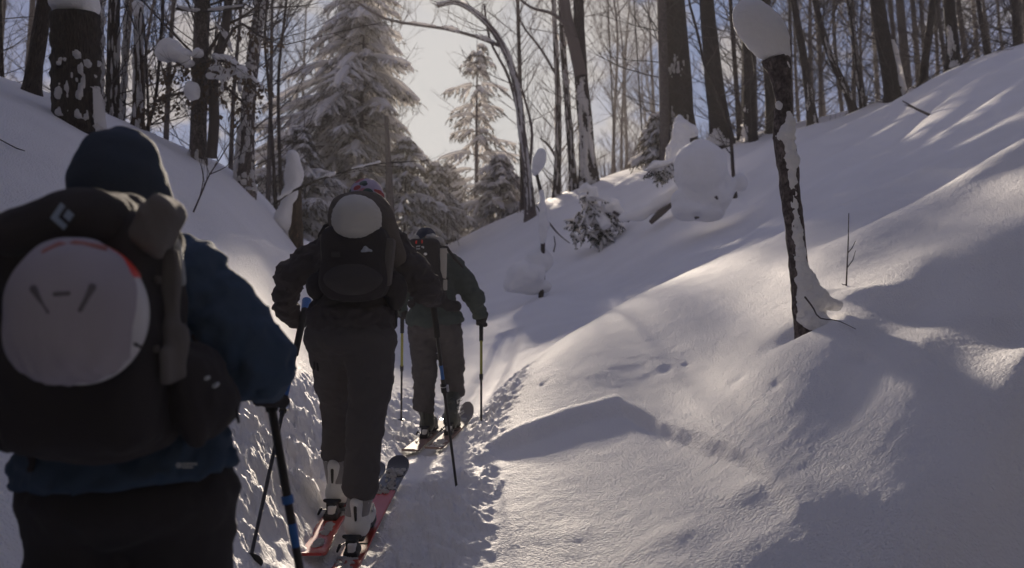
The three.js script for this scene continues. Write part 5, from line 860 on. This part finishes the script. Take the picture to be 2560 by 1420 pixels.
// ---------------------------------------------------------------- things standing in the snow
{ // snapped pole with its block of snow
  const d = 6.55, base = onSnow(...SNAG_FOOT), t = thing('snapped_tree', 'thin snapped birch pole with an egg shaped block of snow on its top', 'tree', base), k = d / F;
  const pts = [[2007, 870], [2007, 815], [2004, 760], [1998, 680], [1988, 580], [1976, 480], [1968, 400], [1957, 330], [1959, 260], [1953, 200], [1940, 145]].map(([x, y]) => at(x, y, d)), path = curve(pts, 44), rr = [23, 22, 23, 24, 24, 24, 26, 25, 21, 23, 36], R = path.map((_, i) => { const x = i / 44 * 10, a = Math.floor(x); return k * lerp(rr[a], rr[Math.min(10, a + 1)], x - a); });
  part('trunk', new MB().tube(path, R, 24, { lump: 0.13, freq: 11, cap: true }).geo(true), M.barkGrey, t);
  part('snow_cap', blend([ell(1902, 70, d, 50, 80, 0.14, 0.62), ell(1918, 92, d, 44, 54, 0.13, 0.5), ell(1872, 52, d, 34, 46, 0.12, 0.4), ell(1935, 118, d, 30, 26, 0.09), ell(1954, 140, d - 0.02, 20, 10, 0.06)], 0.06, 0.009, (x, y, z) => 0.0035 * n3(x * 14, y * 14, z * 14) + 0.003 * n3(x * 55, y * 55, z * 55)), M.snowCap, t);
  const g = 0.045, L = [cap([1970, 285, d - g], [1976, 310, d - g], 7, 12), cap([1976, 310, d - g], [1966, 335, d - g], 12, 18), cap([1966, 335, d - g], [1948, 348, d - g * 0.6], 14, 9), cap([1968, 335, d - g], [1980, 400, d - g], 15, 16), cap([1980, 400, d - g], [1980, 450, d - g], 15, 9), cap([1980, 450, d - g], [1986, 520, d - g], 9, 7), cap([1986, 520, d - g], [1994, 580, d - g], 7, 11), cap([1994, 580, d - g], [2000, 640, d - g], 11, 13), cap([2000, 640, d - g], [2010, 700, d - g], 13, 18), cap([2010, 700, d - g], [2026, 790, d - g], 20, 34), cap([2018, 690, d - g], [2048, 735, d - 0.08], 14, 18), cap([2030, 748, d - 0.08], [2090, 762, d - 0.05], 20, 16), cap([1960, 155, d - g], [1964, 168, d - g], 11, 9), cap([1946, 260, d - g], [1950, 268, d - g], 8, 7), cap([2040, 800, d - 0.1], [2090, 820, d - 0.2], 26, 10)];
  part('snow_strip', blend(L, 0.035, 0.009, (x, y, z) => 0.009 * n3(x * 16, y * 16, z * 16) + 0.006 * n3(x * 45, y * 45, z * 45)), M.snowCap, t);
}
{ // bare twig beside it
  const f = hit(2115, 716, 3), d = f[1], t = thing('twig', 'thin bare twig upright in the snow right of the snapped pole', 'twig', onSnow(...f)), mb = new MB(), q = (x, y) => at(x, y, d), rnd = RNG(4);
  const stem = curve([q(2115, 740), q(2117, 680), q(2120, 620), q(2122, 533)], 8); mb.tube(stem, stem.map((_, i) => 0.0065 - 0.0004 * i), 6, { cap: true });
  for (const a of [[[2120, 632], [2130, 620], [2139, 602]], [[2119, 668], [2132, 650], [2139, 626]], [[2116, 712], [2108, 712], [2104, 709]]]) mb.tube(a.map(([x, y]) => q(x, y)), [0.004, 0.0035, 0.002], 5, { cap: true });
  part('stem', mb.geo(), M.twig, t);
  const t2 = thing('twig', 'fallen dark twig at the foot of the snapped pole', 'twig', onSnow(...hit(2040, 785, 3))), m2 = new MB(), e = (x, y) => { const h = hit(x, y, 3); return onSnow(...h).add(new THREE.Vector3(0, 0.03, 0)); };
  const p2 = curve([at(2012, 742, 6.35), at(2030, 765, 6.3), at(2052, 796, 6.1), e(2090, 815), e(2140, 840)], 10); m2.tube(p2, p2.map((_, i) => 0.006 - 0.0004 * i), 5); part('stem', m2.geo(), M.twig, t2);
}
{ // snow mushroom on a buried stump
  const d = D(14), t = thing('snow_mushroom', 'big round snow mushroom on a buried stump behind the snapped pole', 'snow mushroom', at(1760, 540, d)), q = 2.05;
  part('snow', blend([ell(1752, 418, d, 65, 68, 0.52), ell(1752, 450, d, 62, 46, 0.5), ell(1704, 500, d - 0.1, 24, 26, 0.26), ell(1792, 494, d - 0.1, 38, 36, 0.34), ell(1812, 468, d, 22, 34, 0.26), ell(1850, 455, d, 17, 24, 0.18), ell(1728, 528, d - 0.15, 50, 26, 0.36), ell(1775, 532, d - 0.15, 36, 22, 0.28), ell(1750, 490, d, 50, 50, 0.36)], 0.10, 0.03, (x, y, z) => 0.022 * n3(x * 2.4, y * 2.4, z * 2.4) + 0.008 * n3(x * 9, y * 9, z * 9)), M.snowCap, t);
  const wd = new MB(), rnd = RNG(6); for (const [x, y, a, b] of [[1790, 492, 4, 6], [1738, 545, 10, -2]]) { const p = at(x, y, d - 0.5), p2 = at(x + a, y + b, d - 0.55); wd.tube([p, p2], [0.03, 0.015], 6, { lump: 0.4, freq: 9, cap: true }); }
  part('dead_wood', wd.geo(), M.twig, t);
}
{ // snow-sheathed lump against the thick trunk behind the mushroom
  const d = D(15.6), t = thing('snow_heap', 'leaning snow heap plastered against the thickest right trunk', 'snow heap', at(1690, 420, d));
  part('snow', blend([cap([1699, 300, d + 1.2], [1704, 330, d + 1.0], 14, 18), cap([1704, 320, d + 1.0], [1694, 400, d + 0.8], 20, 26), ell(1730, 330, d + 1, 12, 16, 0.2), cap([1672, 370, d], [1668, 400, d], 6, 9)], 0.15, 0.036, (x, y, z) => 0.05 * n3(x * 2.6, y * 2.6, z * 2.6) + 0.02 * n3(x * 8, y * 8, z * 8)), M.snowCap, t);
}
function sprig(name, label, cat, px, py, d, list, snowList, seed, mat = M.needleDark) { // low snow-laden evergreen bush: hanging sprays round stems
  const t = thing(name, label, cat, snowAt(px, d)), rnd = RNG(seed), nd = new MB(), sn = new MB(), wd = new MB(), k = d / F;
  for (const [x0, y0, x1, y1, spread, n] of list) {
    const a = at(x0, y0, d), b = at(x1, y1, d); wd.tube([a, a.clone().lerp(b, 0.5), b], [k * 3, k * 2.4, k * 1.4], 5);
    for (let i = 0; i < n; i++) {
      const p = a.clone().lerp(b, rnd()); const e = p.clone().add(new THREE.Vector3((rnd() - 0.5) * 2, -0.25 - rnd() * 0.9, (rnd() - 0.5) * 2).multiplyScalar(k * spread * (0.4 + 0.6 * rnd())));
      wd.tube([p, e], [k * 1.0, k * 0.5], 3);
      for (let h = 0; h < 9; h++) { const c = p.clone().lerp(e, rnd()); nd.spindle(c, c.clone().add(new THREE.Vector3((rnd() - 0.5) * 1.6, -0.2 - rnd(), (rnd() - 0.5) * 1.6).multiplyScalar(k * 9)), k * 1.7); }
      if (rnd() < 0.75) { const m = p.clone().lerp(e, 0.5); m.y += k * 2; e.y += k; sn.tube([p, m, e], [k * 2, k * (3.5 + 3 * rnd()), k * 1.2], 6, { lump: 0.35, freq: 4, flat: 0.8 }); }
    }
  }
  part('stems', wd.geo(), M.twig, t); part('needles', nd.geo(), mat, t); part('twig_snow', sn.geo(true), M.snowTree, t);
  if (snowList.length) part('snow_cap', blend(snowList, 0.12, 0.024, (x, y, z) => 0.02 * n3(x * 4, y * 4, z * 4) + 0.01 * n3(x * 12, y * 12, z * 12)), M.snowCap, t);
}
{
  const d = D(16.2);
  sprig('snowy_bush', 'low evergreen bush bent under snow below the right ridge, left one of the pair', 'bush', 1465, 600, d, [[1470, 480, 1462, 590, 60, 46], [1448, 530, 1430, 590, 40, 26], [1480, 500, 1500, 560, 40, 22]], [cap([1446, 478, d], [1466, 468, d], 6, 8), cap([1466, 468, d], [1484, 476, d], 8, 7), cap([1484, 476, d], [1492, 500, d], 7, 5), cap([1455, 498, d], [1478, 494, d], 7, 8)], 301);
  sprig('snowy_bush', 'low evergreen bush bent under snow, right one of the pair beside a snowy log', 'bush', 1510, 608, d, [[1520, 530, 1506, 598, 52, 44], [1500, 540, 1490, 600, 36, 22], [1534, 540, 1548, 570, 30, 14]], [ell(1530, 512, d, 20, 18, 0.2), ell(1518, 520, d, 14, 14, 0.16), cap([1540, 525, d], [1565, 545, d], 12, 10), cap([1500, 540, d - 0.2], [1512, 560, d - 0.3], 12, 14)], 302);
  const e = D(15.2); sprig('snowy_bush', 'small snow tipped evergreen sprig left of the snow mushroom', 'bush', 1660, 455, e, [[1690, 405, 1620, 430, 34, 30], [1680, 415, 1650, 445, 30, 24]], [cap([1690, 402, e], [1640, 412, e], 7, 8), cap([1640, 412, e], [1615, 425, e], 7, 5)], 303);
  const f = D(19); spruce('small_spruce', 'snow caked little spruce half hidden left of the thickest right trunk', 1652, 19, 1.0, 0.55, { seed: 304, whorls: 9, perWhorl: 6, snow: 0.9, snowR: 1.2, q: 1, from: 0.03 });
  // buried log between bush and mushroom
  const t = thing('snowy_log', 'log buried in snow running from the evergreen bush to the snow mushroom', 'log', snowAt(1610, D(15.5)));
  const g = D(15.4); part('snow', blend([cap([1555, 545, g], [1600, 535, g], 10, 14), cap([1600, 535, g], [1650, 510, g], 14, 16), cap([1650, 510, g], [1690, 480, g], 15, 16)], 0.15, 0.03, snowGrain), M.snowCap, t);
  const wd = new MB(); wd.tube([at(1626, 556, g - 0.3), at(1650, 534, g - 0.25), at(1680, 510, g - 0.2)], [0.05, 0.07, 0.05], 7, { lump: 0.4, freq: 5 }); wd.tube([at(1535, 530, D(16)), at(1572, 553, D(15.8))], [0.04, 0.03], 6); part('dead_wood', wd.geo(), M.twig, t);
}
{ // slender snag wrapped in snow, mid valley
  const f = hit(1353, 742, 5), d = f[1], t = thing('snapped_sapling', 'slender snapped sapling sheathed in snow, left of the bush pair', 'tree', onSnow(...f)), k = d / F;
  const p = curve([[1352, 745], [1357, 690], [1357, 620], [1358, 550], [1354, 490], [1342, 440], [1336, 425]].map(([x, y]) => at(x, y, d)), 24); const mb = new MB().tube(p, p.map((_, i) => k * (6.5 - 0.12 * i)), 9, { lump: 0.2, freq: 8, cap: true }); const lk = pathPx([[1372, 556, d], [1396, 585, d], [1424, 608, d]], 5); mb.tube(lk, lk.map((_, i) => k * (2.6 - 0.3 * i)), 5); for (const a of [[[1330, 500], [1345, 520], [1354, 540]], [[1385, 590], [1388, 610], [1384, 630]]]) mb.tube(a.map(([x, y]) => at(x, y, d)), [k * 1.2, k * 1.6, k * 2], 5);
  part('trunk', mb.geo(true), M.bark, t);
  part('snow', blend([ell(1349, 400, d, 16, 30, 0.11, -0.25), ell(1340, 420, d, 11, 22, 0.09, -0.2), cap([1354, 480, d - 0.03], [1360, 560, d - 0.03], 6, 12), cap([1360, 560, d - 0.03], [1357, 600, d - 0.03], 12, 9)], 0.06, 0.02, (x, y, z) => 0.012 * n3(x * 6, y * 6, z * 6)), M.snowCap, t);
  part('snow_heap', blend([ell(1304, 690, d, 38, 36, 0.26), ell(1348, 652, d + 0.15, 34, 34, 0.24), ell(1344, 686, d - 0.1, 20, 22, 0.16), ell(1282, 712, d, 26, 20, 0.2), ell(1330, 716, d + 0.1, 50, 22, 0.2)], 0.10, 0.024, (x, y, z) => 0.014 * n3(x * 4, y * 4, z * 4)), M.snowCap, t);
}
{ // brown stump with a tall drooping cap, left of the middle skier
  const d = 13.4, base = snowAt(738, d), t = thing('tree_stump', 'brown stump with a tall drooping snow cap left of the middle skier', 'tree stump', base), k = d / F;
  const p = curve([[740, 640], [740, 600], [739, 540], [737, 470]].map(([x, y]) => at(x, y, d)), 16); part('trunk', new MB().tube(p, p.map((_, i) => k * (18 - 0.1 * i)), 14, { lump: 0.16, freq: 6, cap: true }).geo(true), M.barkRed, t);
  part('snow_cap', blend([cap([732, 392, d], [735, 440, d], 17, 21), cap([735, 440, d], [724, 490, d - 0.05], 20, 17), cap([724, 490, d - 0.05], [710, 545, d - 0.05], 15, 20), cap([708, 540, d - 0.05], [722, 590, d], 15, 8)], 0.09, 0.02, (x, y, z) => 0.012 * n3(x * 5, y * 5, z * 5)), M.snowCap, t);
  const b = thing('fallen_branch', 'snowy fallen branch slanting up from the brown stump to the right', 'branch', at(690, 508, d - 0.3)), q = pathPx([[684, 512, d - 0.3], [715, 488, d - 0.3], [760, 464, d - 0.2], [850, 432, d], [960, 408, d + 0.4], [1080, 402, d + 0.7]], 24), mb = new MB().tube(q, q.map((_, i) => k * (3.4 - 0.11 * i)), 7, { lump: 0.15, freq: 8 }), rnd = RNG(8);
  for (let i = 6; i < 24; i += 2) limb(mb, q[i], new THREE.Vector3(0.8, 0.2 - 0.6 * rnd(), rnd() - 0.5), 0.45, 0.006, rnd, { twigs: 4, fine: 1 });
  part('limb', mb.geo(), M.bark, b);
  part('snow', blend([cap([696, 497, d - 0.31], [728, 475, d - 0.3], 5, 5), cap([795, 446, d - 0.1], [835, 433, d - 0.05], 4, 5), cap([880, 421, d + 0.1], [950, 405, d + 0.4], 3.5, 3.5)], 0.05, 0.014, (x, y, z) => 0.01 * n3(x * 7, y * 7, z * 7)), M.snowCap, b);
}
{ // bare bush on the left bank beside the hooded head
  const f = hit(482, 532, 4), base = onSnow(...f), d = f[1], t = thing('bare_sapling', 'bare forked sapling growing from the left bank beside the hood', 'sapling', base), mb = new MB(), rnd = RNG(12), k = d / F;
  const a = pathPx([[480, 538, d], [505, 480, d], [522, 440, d], [548, 400, d], [590, 330, d], [612, 290, d]], 12), b = pathPx([[500, 490, d], [508, 450, d], [504, 420, d], [498, 400, d]], 6), c = pathPx([[524, 436, d], [560, 420, d], [590, 395, d], [640, 360, d]], 8);
  mb.tube(a, a.map((_, i) => k * (2.6 - 0.14 * i)), 6); mb.tube(b, b.map((_, i) => k * (1.4 - 0.12 * i)), 5); mb.tube(c, c.map((_, i) => k * (1.5 - 0.12 * i)), 5);
  for (const p of [a, c]) for (let i = 3; i < p.length; i++) limb(mb, p[i], new THREE.Vector3(rnd() - 0.4, 0.6, (rnd() - 0.5)), 0.35, 0.004, rnd, { twigs: 3, fine: 1 });
  part('branches', mb.geo(), M.twig, t);
  const t2 = thing('twig', 'thin twig lying on the snow at the left edge', 'twig', onSnow(...hit(45, 378, 3))), m2 = new MB(), e = (x, y) => { const h = hit(x, y, 3); return onSnow(...h).add(new THREE.Vector3(0, 0.02, 0)); }; m2.tube([e(-5, 352), e(40, 376), e(62, 386)], [0.004, 0.005, 0.003], 5); part('stem', m2.geo(), M.twig, t2);
  const h3 = hit(2320, 290, 5), t3 = thing('twig', 'dark stick poking from the crest of the upper right bank', 'twig', onSnow(...h3)), m3 = new MB(), d3 = h3[1]; m3.tube([at(2330, 290, d3), at(2290, 272, d3), at(2256, 252, d3)], [0.03, 0.024, 0.012], 6); m3.tube([at(2285, 270, d3), at(2262, 262, d3)], [0.014, 0.008], 5); part('stem', m3.geo(), M.twig, t3);
}
scene.traverse((o) => { if (o.isMesh) o.castShadow = o.receiveShadow = true; });
renderer.render(scene, camera);
